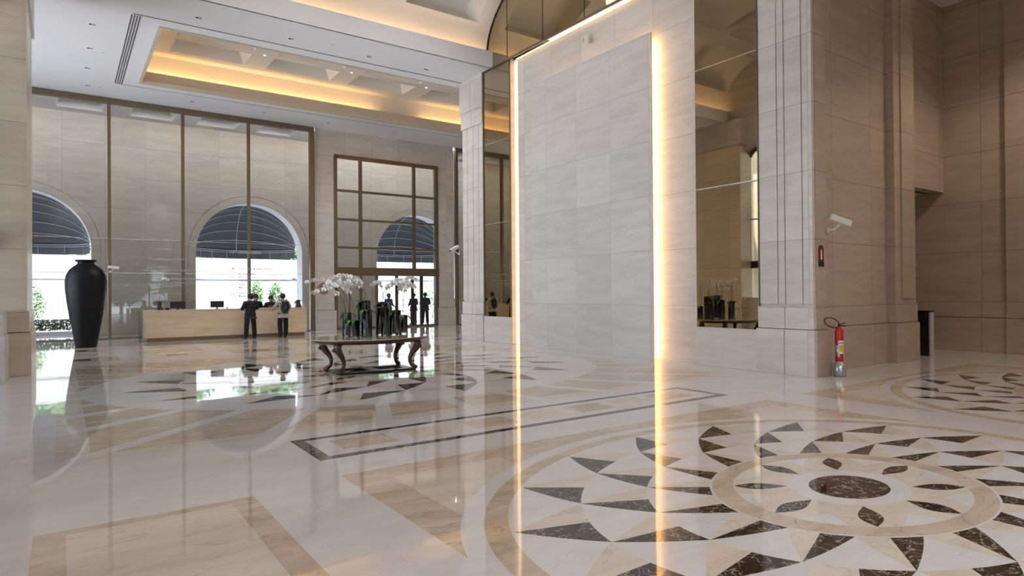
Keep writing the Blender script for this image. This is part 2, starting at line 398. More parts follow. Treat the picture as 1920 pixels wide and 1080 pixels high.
# pilasters
def grooved(name, y0, y1, x=XW, cap=False):
    b = MB(); b.use('marble')
    c = (y0 + y1) / 2; edges = [y0, y0 + (c - y0) * .5, c, c + (y1 - c) * .5, y1]
    cuts = [c - .32 * (y1 - y0) , c, c + .14 * (y1 - y0)] if not cap else [c - .3 * (y1 - y0), c - .04 * (y1 - y0), c + .26 * (y1 - y0)]
    b.box(x + .03, x + .54, y0 + .005, y1 - .005, 0, TOPZ)
    ys = [y0] + [q for q in cuts] + [y1]
    for i in range(len(ys) - 1):
        a0 = ys[i] + (0 if i == 0 else .014); a1 = ys[i + 1] - (0 if i == len(ys) - 2 else .014)
        b.box(x, x + .1, a0, a1, 1.62 if True else 0, 9.15 if cap else TOPZ)
    b.box(x - .035, x + .1, y0 - .03, c - .008, 1.06, 1.56).box(x - .035, x + .1, c + .008, y1 + .03, 1.06, 1.56)
    b.box(x - .075, x + .1, y0 - .06, c - .008, 0, 1.04).box(x - .075, x + .1, c + .008, y1 + .06, 0, 1.04)
    if cap: b.box(x - .05, x + .1, y0 - .04, c - .008, 8.65, 9.3).box(x - .05, x + .1, c + .008, y1 + .04, 8.65, 9.3).box(x - .09, x + .1, y0 - .09, c - .008, 9.3, TOPZ).box(x - .09, x + .1, c + .008, y1 + .09, 9.3, TOPZ)
    return b.build(name, **S)
grooved('trim_2', 21.18, 22.72, cap=True)
grooved('trim_3', 7.66, 8.98)
# ------------------------------------------------------------------ side wall right of the pier
sw = MB(); sw.use('marble_warm')
sw.box(13.705, 14.15, 7.645, 8.2, 0, TOPZ)
sw.box(14.15, 17.95, 8.06, 8.5, 0, TOPZ)
sw.box(17.95, 19.15, 7.86, 8.5, 0, TOPZ)
sw.box(18.3, 18.95, 7.82, 8.5, 1.7, TOPZ)
for z0, z1, e in ((1.06, 1.56, .03), (0, 1.04, .065)):
    sw.box(13.66, 14.15 + e, 7.645 - e, 8.2, z0, z1); sw.box(14.1, 18, 8.06 - e, 8.4, z0, z1); sw.box(17.95 - e, 19.15 + e, 7.86 - e, 8.4, z0, z1)
sw.build('wall_side', **S)
nw = MB(); nw.use('marble_warm')
nw.box(19.15, 23.6, 8.62, 9.1, 5.02, 10.95)                     # lintel over the passage
nw.box(18.6, 19.2, 8.4, 15, 0, 5.02)
nw.box(23.05, 23.6, 6.95, 15, 0, 10.95); nw.box(22.93, 23.6, -2.2, 6.95, 0, 10.95)
nw.box(22.98, 23.1, 6.95, 15, 1.06, 1.56).box(22.95, 23.1, 6.95, 15, 0, 1.04).box(22.86, 23, -2.2, 6.95, 0, 1.04).box(22.9, 23, -2.2, 6.95, 1.06, 1.56)
nw.box(18.6, 23.6, 15, 15.4, 0, 5.1)
nw.build('wall_passage', **S)
b = MB(); b.box(18.6, 23.6, 9.0, 15.4, 5.02, 5.2); b.build('ceiling_passage', 'molding', **S)

# ------------------------------------------------------------------ left and back walls
lw = MB(); lw.use('marble')
lw.box(XL - .75, XL, -2.2, 10.3, 0, 11.2); lw.box(XL - .75, XL, 19.8, 21.4, 0, 11.19)
# wall over the door with rounded upper corners
r = .9; zt = 9.2; pts = [(19.8, zt - r)] + [(19.8 - r + r * cos(radians(a)), zt - r + r * sin(radians(a))) for a in range(0, 91, 10)]
pts2 = [(30.1 - y, z) for y, z in pts]
arch = pts + pts2[::-1]
top = [(y, 11.2) for y, z in arch]
for i in range(len(arch) - 1):
    if abs(arch[i][0] - arch[i + 1][0]) < 1e-5: continue
    q = [arch[i], arch[i + 1], top[i + 1], top[i]]
    lw.prism([(XL, y, z) for y, z in q], (-.75, 0, 0))
lw.box(XL - .75, XL, -2.2, 21.4, 11.2, 15.2)
lw.box(-8, XL, 21.4, 21.7, 0, 12.5)
lw.build('wall_left', **S)
b = MB(); b.use('marble_pillar')
b.box(XL-.7, -.70, 19.45, 22.75, 1.56, 10.6); b.box(XL-.74, -.66, 19.41, 22.79, 1.06, 1.56); b.box(XL-.78, -.62, 19.37, 22.83, 0, 1.04)
b.use('marble'); b.box(XL-.76, -.64, 19.38, 22.8, 9.3, 10.6)
b.build('trim_4', **S)
b = MB(); b.use('marble'); b.box(-1.12, -1.04, 17.9, 19.45, 0, 1.04).box(-1.12, -1.07, 18.0, 19.45, 1.04, 1.56); b.build('baseboard_left', **S)
bw = MB(); bw.use('marble')
bw.box(-1.5, 3.4, -2.2, -1.6, 0, TOPZ); bw.box(9.8, 30, -2.2, -1.6, 0, TOPZ); bw.box(3.4, 9.8, -2.2, -1.6, 4.3, TOPZ)
bw.build('wall_back', **S)
# left entrance (rounded bronze frame)
e = empty('door_1', (XL, 15.05, 0), kind='structure')
o = (XL, 15.05, 0)
fr = MB(o)
path = [(XL - .5, 19.68, 0)] + [(XL - .5, y - .12, z) if y > 15 else (XL - .5, y + .12, z) for y, z in arch] + [(XL - .5, 10.42, 0)]
fr.tube(path, .13, 6); fr.build('frame', 'bronze_dark', e)
b = MB(o); b.box(XL - .6, XL - .4, 10.35, 19.75, 3.05, 3.42); b.build('transom', 'bronze_dark', e)
for y in (11.6, 13.4, 15.05, 16.8, 18.75):
    b = MB(o); b.box(XL - .55, XL - .45, y - .03, y + .03, .02, zt - .12); b.build('mullion', 'bronze_dark', e)
for z in (5.55, 7.5):
    b = MB(o); b.box(XL - .54, XL - .46, 10.4, 19.7, z - .03, z + .03); b.build('glazing_bar', 'bronze_dark', e)
b = MB(o); b.box(XL - .507, XL - .495, 10.35, 19.75, .03, 9.15); b.build('pane', 'glass', e)
# back entrance
e = empty('door_2', (6.6, -1.9, 0), kind='structure'); o = (6.6, -1.9, 0)
b = MB(o)
for x in (3.45, 5.0, 6.6, 8.2, 9.75): b.box(x - .05, x + .05, -1.95, -1.85, 0, 4.3)
b.box(3.4, 9.8, -1.95, -1.85, 3.0, 3.15).box(3.4, 9.8, -1.95, -1.85, 4.2, 4.3); b.build('frame', 'bronze_dark', e)
b = MB(o); b.box(3.4, 9.8, -1.91, -1.9, .02, 4.25); b.build('pane', 'glass', e)

# ------------------------------------------------------------------ glazed wall and entrance pier
gw = MB(); gw.use('marble_warm' if False else 'marble')
gw.box(10.78, 11.8, 33, 33.5, 0, TOPZ); gw.box(18.0, 19.1, 33, 33.5, 0, TOPZ); gw.box(11.8, 18.0, 33, 33.5, 9.32, TOPZ)
for x0, x1 in ((10.78, 11.8), (18.0, 19.1)):
    gw.box(x0 - .0, x1 + .04, 32.96, 33.4, 1.06, 1.56); gw.box(x0 - .0, x1 + .08, 32.92, 33.4, 0, 1.04)
gw.build('wall_glazed', **S)
def glazed(n, x0, x1, mull, seams=(), frame_w=.06):
    e = empty('window_%d' % n, ((x0 + x1) / 2, YG, 0), kind='structure'); o = ((x0 + x1) / 2, YG, 0)
    b = MB(o); b.box(x0, x1, 32.9, 33.12, 10.34, 10.58); b.build('head_rail', 'bronze', e)
    for x, w in mull:
        b = MB(o); b.box(x - w / 2, x + w / 2, 32.86, 33.1, 0, 10.5); b.build('mullion', 'bronze', e)
    xs = [x0] + [m[0] for m in mull if x0 + .2 < m[0] < x1 - .2] + [x1]
    for a, c in zip(xs, xs[1:]):
        b = MB(o); b.box(a + .02, c - .02, 33.0, 33.012, 0, 10.4); b.build('pane', 'glass', e)
        for z in seams:
            b = MB(o); b.box(a + .04, c - .04, 33.0 - .006, 33.0, z - .010, z + .010); b.build('glass_joint', 'seam', e)
    b = MB(o); b.box(x0, x1, 32.92, 33.08, 0, .05); b.build('sill_rail', 'bronze', e)
glazed(1, -7.2, 10.72, [(-7.1, .12), (-4.2, .12), (-1.25, .12), (1.69, .12), (4.59, .12), (7.49, .12), (10.6, .24)], (4.42, 2.91))
glazed(2, 19.2, 26.0, [(19.28, .14), (22.2, .12), (25.1, .12)], (4.42,))
e = empty('window_3', (-8.8, 27.3, 0), kind='structure'); o = (-8.8, 27.3, 0)
for y in (21.8, 24.6, 27.4, 30.2, 33.0):
    b = MB(o); b.box(-8.9, -8.75, y - .06, y + .06, 0, 10.0); b.build('mullion', 'bronze', e)
b = MB(o); b.box(-8.83, -8.82, 21.7, 33.1, .02, 10.0); b.build('pane', 'glass', e)
# entrance with transom lights
e = empty('door_3', (14.9, YG, 0), kind='structure'); o = (14.9, YG, 0)
b = MB(o); b.box(11.8, 18.05, 32.9, 33.2, 2.88, 3.32); b.build('transom', 'bronze', e)
b = MB(o); b.box(11.8, 18.05, 32.95, 33.15, 9.15, 9.34); b.build('frame_head', 'bronze', e)
for x in (11.87, 17.95):
    b = MB(o); b.box(x - .09, x + .09, 32.95, 33.15, 0, 9.2); b.build('jamb', 'bronze', e)
for x in (13.28, 16.5):
    b = MB(o); b.box(x - .08, x + .08, 32.97, 33.13, 3.3, 9.2); b.build('mullion', 'bronze', e)
for z in (7.44, 5.9, 4.39):
    b = MB(o); b.box(11.9, 17.95, 32.98, 33.12, z - .06, z + .06); b.build('glazing_bar', 'bronze', e)
for x, w in ((12.61, .1), (13.27, .14), (14.2, .12), (15.4, .13), (16.38, .12), (16.95, .15)):
    b = MB(o); b.box(x - w / 2, x + w / 2, 32.98, 33.12, .08, 2.9); b.build('door_stile', 'bronze_dark' if x > 15 else 'bronze', e)
b = MB(o); b.box(11.9, 17.95, 32.97, 33.13, 0, .1); b.build('threshold', 'bronze', e)
b = MB(o); b.box(11.95, 17.9, 33.04, 33.052, .1, 9.2); b.build('pane', 'glass', e)

# ------------------------------------------------------------------ outer wall with three arches
AR, AZ, ACX = 2.75, 4.1, (-1.6, 8.4, 18.4)
ow = MB(); ow.use('marble_far')
x = -9.0
for c in ACX + (99,):
    x1 = c - AR if c < 50 else 30.0
    ow.box(x, x1, YO, YO + 1.0, 0, 10.6)
    for (p0, p1) in ((max(x, x + .0), x1),):
        ow.box(x + .03 if x > -8 else x, x1 - .03, YO - .12, YO, 0, 1.35); 
    x = c + AR
for c in ACX:
    n = 36; pts = [(c + AR * cos(pi * i / n), AZ + AR * sin(pi * i / n)) for i in range(n + 1)]
    for i in range(n):
        q = [pts[i], (pts[i][0], 10.6), (pts[i + 1][0], 10.6), pts[i + 1]]
        ow.prism([(a, YO, z) for a, z in q], (0, 1.0, 0))
    for (ra, rb, dy) in ((AR + .02, AR + .36, .035), (AR + .38, AR + 1.0, .055)):
        for i in range(n):
            a0, a1 = pi * i / n, pi * (i + 1) / n
            q = [(c + rr * cos(a), AZ + rr * sin(a)) for rr, a in ((ra, a0), (rb, a0), (rb, a1), (ra, a1))]
            ow.prism([(a, YO - dy, z) for a, z in q], (0, dy, 0))
        for sgn in (1, -1):
            xs = sorted((c + sgn * ra, c + sgn * rb)); ow.box(xs[0], xs[1], YO - dy, YO, 1.35, AZ)
ow.build('wall_outer', **S)
for k, c in enumerate(ACX):  # white liner brightens each arch reveal in place of sunlight on it
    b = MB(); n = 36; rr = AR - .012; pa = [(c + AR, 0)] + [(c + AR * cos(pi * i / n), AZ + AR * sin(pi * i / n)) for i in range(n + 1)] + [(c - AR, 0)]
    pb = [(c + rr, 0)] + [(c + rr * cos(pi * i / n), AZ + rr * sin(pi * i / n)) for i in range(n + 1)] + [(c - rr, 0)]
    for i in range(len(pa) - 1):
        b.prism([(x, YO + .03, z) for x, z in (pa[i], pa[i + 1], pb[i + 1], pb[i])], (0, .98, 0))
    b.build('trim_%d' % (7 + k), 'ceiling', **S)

# ------------------------------------------------------------------ ceilings
def grid_ceiling(b, x0, x1, y0, y1, z, holes, depth, thick=.0, slope=.12):
    # flat slab facing down with recessed rectangular coffers
    xs = sorted({x0, x1, *[h[0] for h in holes], *[h[1] for h in holes]}); ys = sorted({y0, y1, *[h[2] for h in holes], *[h[3] for h in holes]})
    for a, c in zip(xs, xs[1:]):
        for d, e_ in zip(ys, ys[1:]):
            mx, my = (a + c) / 2, (d + e_) / 2
            if not any(h[0] < mx < h[1] and h[2] < my < h[3] for h in holes): b.poly([(a, d, z), (a, e_, z), (c, e_, z), (c, d, z)])
    for h in holes:
        p = [(h[0], h[2]), (h[1], h[2]), (h[1], h[3]), (h[0], h[3])]; s_ = slope
        q = [(h[0] + s_, h[2] + s_), (h[1] - s_, h[2] + s_), (h[1] - s_, h[3] - s_), (h[0] + s_, h[3] - s_)]
        for i in range(4):
            j = (i + 1) % 4; b.poly([(*p[i], z), (*p[j], z), (*q[j], z + depth), (*q[i], z + depth)])
        b.poly([(*q[0], z + depth), (*q[3], z + depth), (*q[2], z + depth), (*q[1], z + depth)])
cb = MB(); cb.use('ceiling')
OX0, OX1, OY0, OY1 = 2.67, 23.6, 23.35, 29.85
xs = [-8, OX0, OX1, 27]; ys = [20.45, OY0, OY1, YG + .1]
for i in range(3):
    for j in range(3):
        if i == 1 and j == 1: continue
        cb.poly([(xs[i], ys[j], TOPZ), (xs[i], ys[j + 1], TOPZ), (xs[i + 1], ys[j + 1], TOPZ), (xs[i + 1], ys[j], TOPZ)])
# beam face and lip towards the vault
cb.box(XL, 13.6, 20.40, 20.5, TOPZ, 11.22)
cb.box(XL, 13.6, 20.5, 20.9, 11.02, 11.05)
cb.build('ceiling', **S)
mo = MB(); mo.use('molding')
for k, (dd, z0, z1) in enumerate(((0, 10.58, 10.74), (.07, 10.74, 10.90), (.14, 10.90, 11.13))):
    mo.box(OX0 - dd - .1, OX1 + dd + .1, OY1 + dd, OY1 + dd + .12, z0, z1)
    mo.box(OX0 - dd - .1, OX1 + dd + .1, OY0 - dd - .12, OY0 - dd, z0, z1)
    mo.box(OX0 - dd - .12, OX0 - dd, OY0 - dd, OY1 + dd, z0, z1)
    mo.box(OX1 + dd, OX1 + dd + .12, OY0 - dd, OY1 + dd, z0, z1)
mo.build('trim_5', **S)
cv = MB(); cv.use('ceiling_warm')
cx0, cx1, cy0, cy1 = OX0 - .6, OX1 + .6, OY0 - .6, OY1 + .6
holes = [(3.65 + 3.8 * i, 6.52 + 3.8 * i, y, y + 1.5) for i in range(5) for y in (28.0, 26.1, 24.2)]
grid_ceiling(cv, cx0, cx1, cy0, cy1, 12.0, holes, .45, slope=.25)
for (a, c, d, e_) in ((cx0 - .1, cx0, cy0, cy1), (cx1, cx1 + .1, cy0, cy1), (cx0, cx1, cy0 - .1, cy0), (cx0, cx1, cy1, cy1 + .1)): cv.box(a, c, d, e_, 10.9, 12.0)
cv.box(cx0, cx1, OY1 + .14, cy1, 10.88, 10.92).box(cx0, cx1, cy0, OY0 - .14, 10.88, 10.92).box(cx0, OX0 - .14, cy0, cy1, 10.88, 10.92).box(OX1 + .14, cx1, cy0, cy1, 10.88, 10.92)
cv.build('ceiling_cove', **S)
for (a, c, d, e_, w) in ((OX0, 13.0, OY1 + .28, OY1 + .32, 'along the far side'), (15.6, OX1, OY1 + .28, OY1 + .32, 'at the far right end'), (OX0, OX1, OY0 - .32, OY0 - .28, 'along the near side'), (OX0 - .32, OX0 - .28, OY0, OY1, 'along the left side')):
    b = MB(); b.box(a, c, d, e_, 10.93, 10.97); b.build('led_strip', 'led_cove', label='warm cove light strip %s of the ceiling recess' % w, category='light strip')
# air slot and dark slot lines round the recess
sl = empty('air_slot', (1.9, 26.6, TOPZ), 'ribbed linear air grille at the left of the ceiling recess', 'air vent')
for k in range(4):
    b = MB((1.9, 26.6, TOPZ)); b.box(1.76 + k * .075, 1.80 + k * .075, 22.7, 30.5, TOPZ - .006, TOPZ + .0); b.build('slot', 'slot', sl)
b = MB((1.9, 26.6, TOPZ)); b.box(1.72, 2.06, 22.66, 30.54, TOPZ - .003, TOPZ); b.build('grille_frame', 'ceiling', sl)
b = MB(); b.box(1.8, 24.4, 22.60, 22.66, TOPZ - .004, TOPZ).box(1.8, 24.4, 30.54, 30.575, TOPZ - .004, TOPZ); b.build('trim_6', 'slot', **S)
# vault
va = MB(); va.use('ceiling_warm')
VA, VB, VC, VZ = 5.75, 2.95, 15.05, 11.22
vp = lambda x, t, o=0: (x, VC + (VA + o) * cos(radians(t)), VZ + (VB + o) * sin(radians(t)))
ang = [0, 5, 10, 15, 20, 27, 35, 43, 50, 58, 66, 74, 82, 90]; ang = ang + [180 - a for a in ang[-2::-1]]
cof = [(20, 50), (58, 82), (98, 122), (130, 160)]
xc = [13.6, 12.98, 9.95, 9.35, 6.3, 5.7, 2.65, 2.05, -1.0, XL]
for i in range(len(xc) - 1):
    for a0, a1 in zip(ang, ang[1:]):
        isc = i % 2 == 1 and any(c0 <= a0 and a1 <= c1 for c0, c1 in cof)
        if not isc: va.f([va.v(p) for p in (vp(xc[i], a0), vp(xc[i], a1), vp(xc[i + 1], a1), vp(xc[i + 1], a0))], True)
    if i % 2 == 1:
        for c0, c1 in cof:
            s0 = [a for a in ang if c0 <= a <= c1]
            xa, xb = xc[i] - .35, xc[i + 1] + .35; inner = [c0 + 3.5 + (c1 - c0 - 7) * k / (len(s0) - 1) for k in range(len(s0))]
            D = .55
            for k in range(len(s0) - 1):
                va.poly([vp(xa, inner[k], D), vp(xa, inner[k + 1], D), vp(xb, inner[k + 1], D), vp(xb, inner[k], D)])
                va.poly([vp(xc[i], s0[k]), vp(xc[i], s0[k + 1]), vp(xa, inner[k + 1], D), vp(xa, inner[k], D)])
                va.poly([vp(xc[i + 1], s0[k]), vp(xc[i + 1], s0[k + 1]), vp(xb, inner[k + 1], D), vp(xb, inner[k], D)])
            va.poly([vp(xc[i], c0), vp(xc[i + 1], c0), vp(xb, inner[0], D), vp(xa, inner[0], D)])
            va.poly([vp(xc[i], c1), vp(xc[i + 1], c1), vp(xb, inner[-1], D), vp(xa, inner[-1], D)])
va.box(XL, 13.6, 20.8, 20.9, 11.0, 11.24)
va.use('ceiling'); va.box(XL, 13.6, 9.6, 9.7, TOPZ, 11.22).box(XL, 13.6, 9.2, 9.6, 11.02, 11.05).box(XL, 13.6, 9.2, 9.3, 11.0, 11.24)
va.build('ceiling_vault', **S)
b = MB(); b.box(XL, 13.55, 20.56, 20.60, 11.06, 11.10); b.build('led_strip', 'led_vault', label='warm cove light strip on the beam under the hall vault', category='light strip')
b = MB(); b.box(XL, 13.55, 9.50, 9.54, 11.06, 11.10); b.build('led_strip', 'led_vault', label='warm cove light strip on the near beam seen in the mirror', category='light strip')
# lunette of bronze mirror
lu = MB(); pts = [vp(0, t)[1:] for t in range(0, 181, 6)]
lu.prism([(13.59, y, z) for y, z in [(20.8, TOPZ)] + pts + [(9.3, TOPZ)]], (.02, 0, 0))
e = empty('bronze_lunette', (13.6, 15.05, TOPZ), 'bronze mirrored lunette above the lit marble wall', 'mirror')
o_ = lu.build('mirror_glass', 'mirror'); o_.parent = e; o_.location = Vector((0, 0, 0)) - e.location
for y in (19.42, 17.27, 15.12, 12.97, 10.82):
    zt_ = VZ + VB * math.sqrt(max(0, 1 - ((y - VC) / VA) ** 2)); b = MB((13.6, 15.05, TOPZ)); b.box(13.582, 13.589, y - .012, y + .012, TOPZ, zt_); b.build('seam', 'bronze_dark', e)
b = MB((13.6, 15.05, TOPZ)); b.tube([(13.58, *vp(0, t)[1:]) for t in range(0, 181, 5)], .035, 6); b.build('arch_trim', 'black_line', e)
b = MB((13.6, 15.05, TOPZ)); b.box(13.54, 13.6, 9.0, 21.1, TOPZ - .03, TOPZ + .04); b.build('bottom_rail', 'bronze', e)
# flat ceiling over the near corridor and right part
cs = MB(); cs.use('ceiling'); cs.poly([(XL - .3, -2.2, TOPZ), (XL - .3, 9.7, TOPZ), (19.2, 9.7, TOPZ), (19.2, -2.2, TOPZ)])
cs.poly([(19.2, -2.2, 10.95), (19.2, 9.2, 10.95), (23.6, 9.2, 10.95), (23.6, -2.2, 10.95)]); cs.box(19.15, 19.2, -2.2, 8.6, TOPZ, 10.95)
cs.build('ceiling_corridor', **S)
co = MB(); co.use('ceiling')
grid_ceiling(co, -9, 30, 33.1, 36.5, 10.6, [(-6.0 + 2.9 * i, -4.2 + 2.9 * i, 33.9, 35.7) for i in range(12)], .35)
co.build('ceiling_vestibule', **S)
# roof slab keeps the sun out; unseen canopy added to block sun at the back doors
rf = MB(); rf.box(-1.5, 30.5, -2.5, 21.4, 15.2, 15.4).box(-9.5, 30.5, 21.4, 37.4, 12.6, 12.8); rf.build('roof', 'paving', **S)
b = MB(); b.box(2.4, 10.8, -6.5, -2.2, 4.6, 4.9); b.build('roof_sun_block', 'paving', **S)  # added out of view to keep sun patches off the floor
b = MB(); b.use('marble_plain'); b.box(XL - .3, 13.7, 20.9, 21.4, 11.3, 15.2).box(-9, 30, 33.0, 33.4, 10.62, 12.6); b.box(26.5, 27, 21, 37.4, 0, 12.6); b.box(-9, -8.6, 33.2, 37.4, 0, 12.6); b.box(-9, -8.6, 21.4, 33.2, 10.0, 12.6); b.box(-9, 30, 36.6, 37.38, 10.6, 12.6); b.box(23.6, 24, -2.2, 21.2, 0, 15.2); b.box(XL - .3, 24, -2.3, -2.2, 10.6, 15.2); b.box(14.2, 27, 21.2, 21.6, 0, 11.5); b.build('wall_upper', **S)

# added light strips, hidden behind the head rails, brighten the vestibule wall
for x0, x1, y, w in ((-8.2, 10.7, 33.20, 'left of the entrance pier'), (11.0, 18.9, 33.56, 'over the entrance doors'), (19.2, 26.2, 33.20, 'right of the entrance doors')):
    b = MB(); b.box(x0, x1, y, y + .05, 10.49, 10.56); b.build('led_strip', 'led_fill', label='added white fill strip above the vestibule side of the glass, ' + w, category='light strip')
# ------------------------------------------------------------------ outside
b = MB(); b.poly([(-60, 37.35, -.12), (-60, 120, -.12), (80, 120, -.12), (80, 37.35, -.12)]); b.poly([(-60, -60, -.12), (-60, 37.35, -.12), (-1.4, 37.35, -.12), (-1.4, -60, -.12)]); b.poly([(-1.4, -60, -.12), (-1.4, -2.2, -.12), (80, -2.2, -.12), (80, -60, -.12)])
b.build('ground', 'paving', **S)
b = MB(); b.box(-30, 50, 45, 45.4, -.12, 2.9).box(-30, 50, 44.95, 45.4, 2.9, 3.05).box(-30, 50, 45.5, 46, 0, 4.3); b.build('garden_wall', 'outwall', label='long sunlit white garden wall outside beyond the arches', category='wall')
def foliage(name, box, n, size, m, seed, **props):
    random.seed(seed); b = MB(((box[0] + box[1]) / 2, (box[2] + box[3]) / 2, box[4]))
    for _ in range(n):
        p = Vector((random.uniform(box[0], box[1]), random.uniform(box[2], box[3]), random.uniform(box[4], box[5])))
        a = Vector((random.gauss(0, 1), random.gauss(0, 1), random.gauss(0, .6))).normalized(); c = a.orthogonal().normalized(); s_ = size * random.uniform(.6, 1.3)
        b.use(m if random.random() < .7 else 'leaf_mid'); b.poly([p - a * s_, p + c * s_ * .5, p + a * s_, p - c * s_ * .5])
    return b.build(name, **props)
def crown(name, c, R, n, size, m, seed, parent=None):
    random.seed(seed); b = MB(c if parent is None else parent.location)
    for _ in range(n):
        d = Vector((random.gauss(0, 1), random.gauss(0, 1), random.gauss(0, 1))).normalized() * random.uniform(.5, 1) 
        p = Vector(c) + Vector((d.x * R[0], d.y * R[1], d.z * R[2]))
        a = Vector((random.gauss(0, 1), random.gauss(0, 1), random.gauss(0, .6))).normalized(); k = a.orthogonal().normalized(); s_ = size * random.uniform(.6, 1.4)
        b.use(m if random.random() < .6 else 'leaf_mid'); b.poly([p - a * s_, p + k * s_ * .55, p + a * s_, p - k * s_ * .55])
    return b.build(name, parent=parent)
hd = foliage('hedge', (-4.6, 1.6, 38.1, 38.7, .22, .75), 3600, .07, 'leaf_dark', 3, label='low dark green clipped hedge outside the left arch', category='hedge', kind='stuff')
b = MB(); b.box(-5, 2, 37.9, 38.9, -.12, .14); b.build('kerb', 'hedge_soil', label='grey stone kerb under the low hedge', category='kerb')
def bush(x, y, h, lab, seed, R=(.6, .5, .8)):
    e = empty('shrub', (x, y, -.1), lab, 'shrub'); b = MB((x, y, -.1))
    for k in range(5): b.tube([(x, y, -.1), (x + .15 * cos(k * 1.3), y + .15 * sin(k * 1.3), h * .5), (x + R[0] * .6 * cos(k * 1.3), y + R[1] * .6 * sin(k * 1.3), h)], .018, 5)
    b.build('stem', 'stem', e); crown('foliage', (x, y, h), R, 500, .09, 'leaf_mid', seed, e)
bush(-1.4, 43.6, 1.5, 'loose leafy shrub against the white wall left of the black urn', 5, (.8, .5, 1.0))
bush(1.0, 44.2, .7, 'small sapling low on the white wall beside the black urn', 6, (.35, .3, .3))
bush(10.35, 43.4, 1.9, 'small garden shrub behind the left desk clerk', 7, (.40, .4, .95))
bush(11.5, 43.4, 1.8, 'small garden shrub behind the right desk clerk', 8, (.45, .4, .9))
bush(23.0, 43.0, 1.9, 'broad grey green bush outside the entrance doors, left', 9, (1.7, .9, 1.2))
bush(26.6, 43.2, 1.9, 'broad grey green bush outside the entrance doors, right', 10, (1.6, .9, 1.3))
def tree(x, y, h, R, lab, seed):
    e = empty('tree', (x, y, -.1), lab, 'tree'); b = MB((x, y, -.1)); b.tube([(x, y, -.1), (x + .1, y, h * .5), (x, y + .1, h)], [.16, .12, .06], 8); b.build('trunk', 'bark', e)
    crown('crown', (x, y, h), R, 2600, .24, 'leaf_mid', seed, e)
tree(5.0, -12, 3.4, (3.0, 2, 2.6), 'leafy tree outside the back doors, mirrored in the reception glass', 21)
tree(11.6, -14, 3.2, (2.6, 2, 2.4), 'leafy tree outside the back doors beside the other one', 22)
tree(-5.2, 19.2, 4.9, (2.4, 1.3, 4.5), 'added leafy tree outside the left entrance, darkening the bronze mirror view', 23)  # added to dim what the mirror shows through the entrance
for i in range(7): tree(-8 + 7 * i, 50, 4.4, (3.2, 1.5, 1.5), 'dense green row tree behind the garden wall, %s' % ('farthest left, behind the pillar|behind the arch with the black urn|between the urn arch and the reception arch|behind the reception arch|between the reception and entrance arches|left behind the entrance arch|right behind the entrance arch'.split('|')[i]), 30 + i)
def awning(cx, lab):
    o = (cx, 37.4, 4.5); e = empty('awning', o, lab, 'awning', 'dome awnings outside the arches')
    R, PR, RZ, z0 = 2.72, 2.3, 2.42, 4.5
    pt = lambda ph, th: (cx - R * cos(ph), 37.42 + PR * sin(ph) * cos(th), z0 + RZ * sin(ph) * sin(th))
    b = MB(o); nph, nth = 28, 14
    g = [[b.v(pt(pi * i / nph, pi / 2 * j / nth)) for i in range(1, nph)] for j in range(nth + 1)]
    for j in range(nth):
        for i in range(nph - 2): b.f([g[j][i], g[j][i + 1], g[j + 1][i + 1], g[j + 1][i]], True)
    for i in range(nph - 2):   # valance
        p, q = pt(pi * (i + 1) / nph, 0), pt(pi * (i + 2) / nph, 0)
        b.poly([p, q, (q[0], q[1], 4.0), (p[0], p[1], 4.0)])
    ob = b.build('canvas', 'awning', e); sm = ob.modifiers.new('thick', 'SOLIDIFY'); sm.thickness = .015; sm.offset = 1
    for k, th in enumerate((0, 14, 28, 42, 56, 70, 84)):
        b = MB(o); b.tube([Vector(pt(pi * i / 24, radians(th))) - Vector((0, .03, .02)) for i in range(1, 24)], .022, 5); b.build('rib', 'piping', e)
    b = MB(o); b.tube([Vector(pt(pi / 2 * .98, radians(t))) - Vector((0, .03, .02)) for t in range(0, 91, 6)], .022, 5); b.build('spine', 'piping', e)
    b = MB(o)
    for i in (3, 6, 9, 12, 16, 20, 24):
        p = pt(pi * i / 28, 0); b.tube([(p[0], p[1] - .03, 4.02), (p[0], p[1] - .03, 4.5)], .014, 4)
    b.tube([Vector((pt(pi * i / 24, 0)[0], pt(pi * i / 24, 0)[1] - .03, 4.38)) for i in range(1, 24)], .018, 5)
    b.build('valance_piping', 'piping', e)
awning(ACX[0], 'slate grey dome awning with white piping beyond the leftmost arch')
awning(ACX[1], 'slate grey dome awning with white piping over the reception arch')
awning(ACX[2], 'slate grey dome awning with white piping beyond the entrance arch')

# ------------------------------------------------------------------ urn
b = MB((.72, 28.5, 0))
prof = [(.33, 0), (.34, .03), (.40, .4), (.52, 1.1), (.61, 1.75), (.655, 2.15), (.66, 2.45), (.62, 2.68), (.52, 2.88), (.40, 3.0), (.29, 3.08), (.26, 3.13), (.27, 3.17), (.33, 3.19), (.345, 3.22), (.335, 3.25), (.27, 3.25), (.25, 3.2), (.24, 3.1), (.2, 3.05)]
b.lathe((.72, 28.5, 0), prof, 56); b.build('urn', 'urn', label='giant matte black ceramic floor urn standing on the polished floor', category='urn')

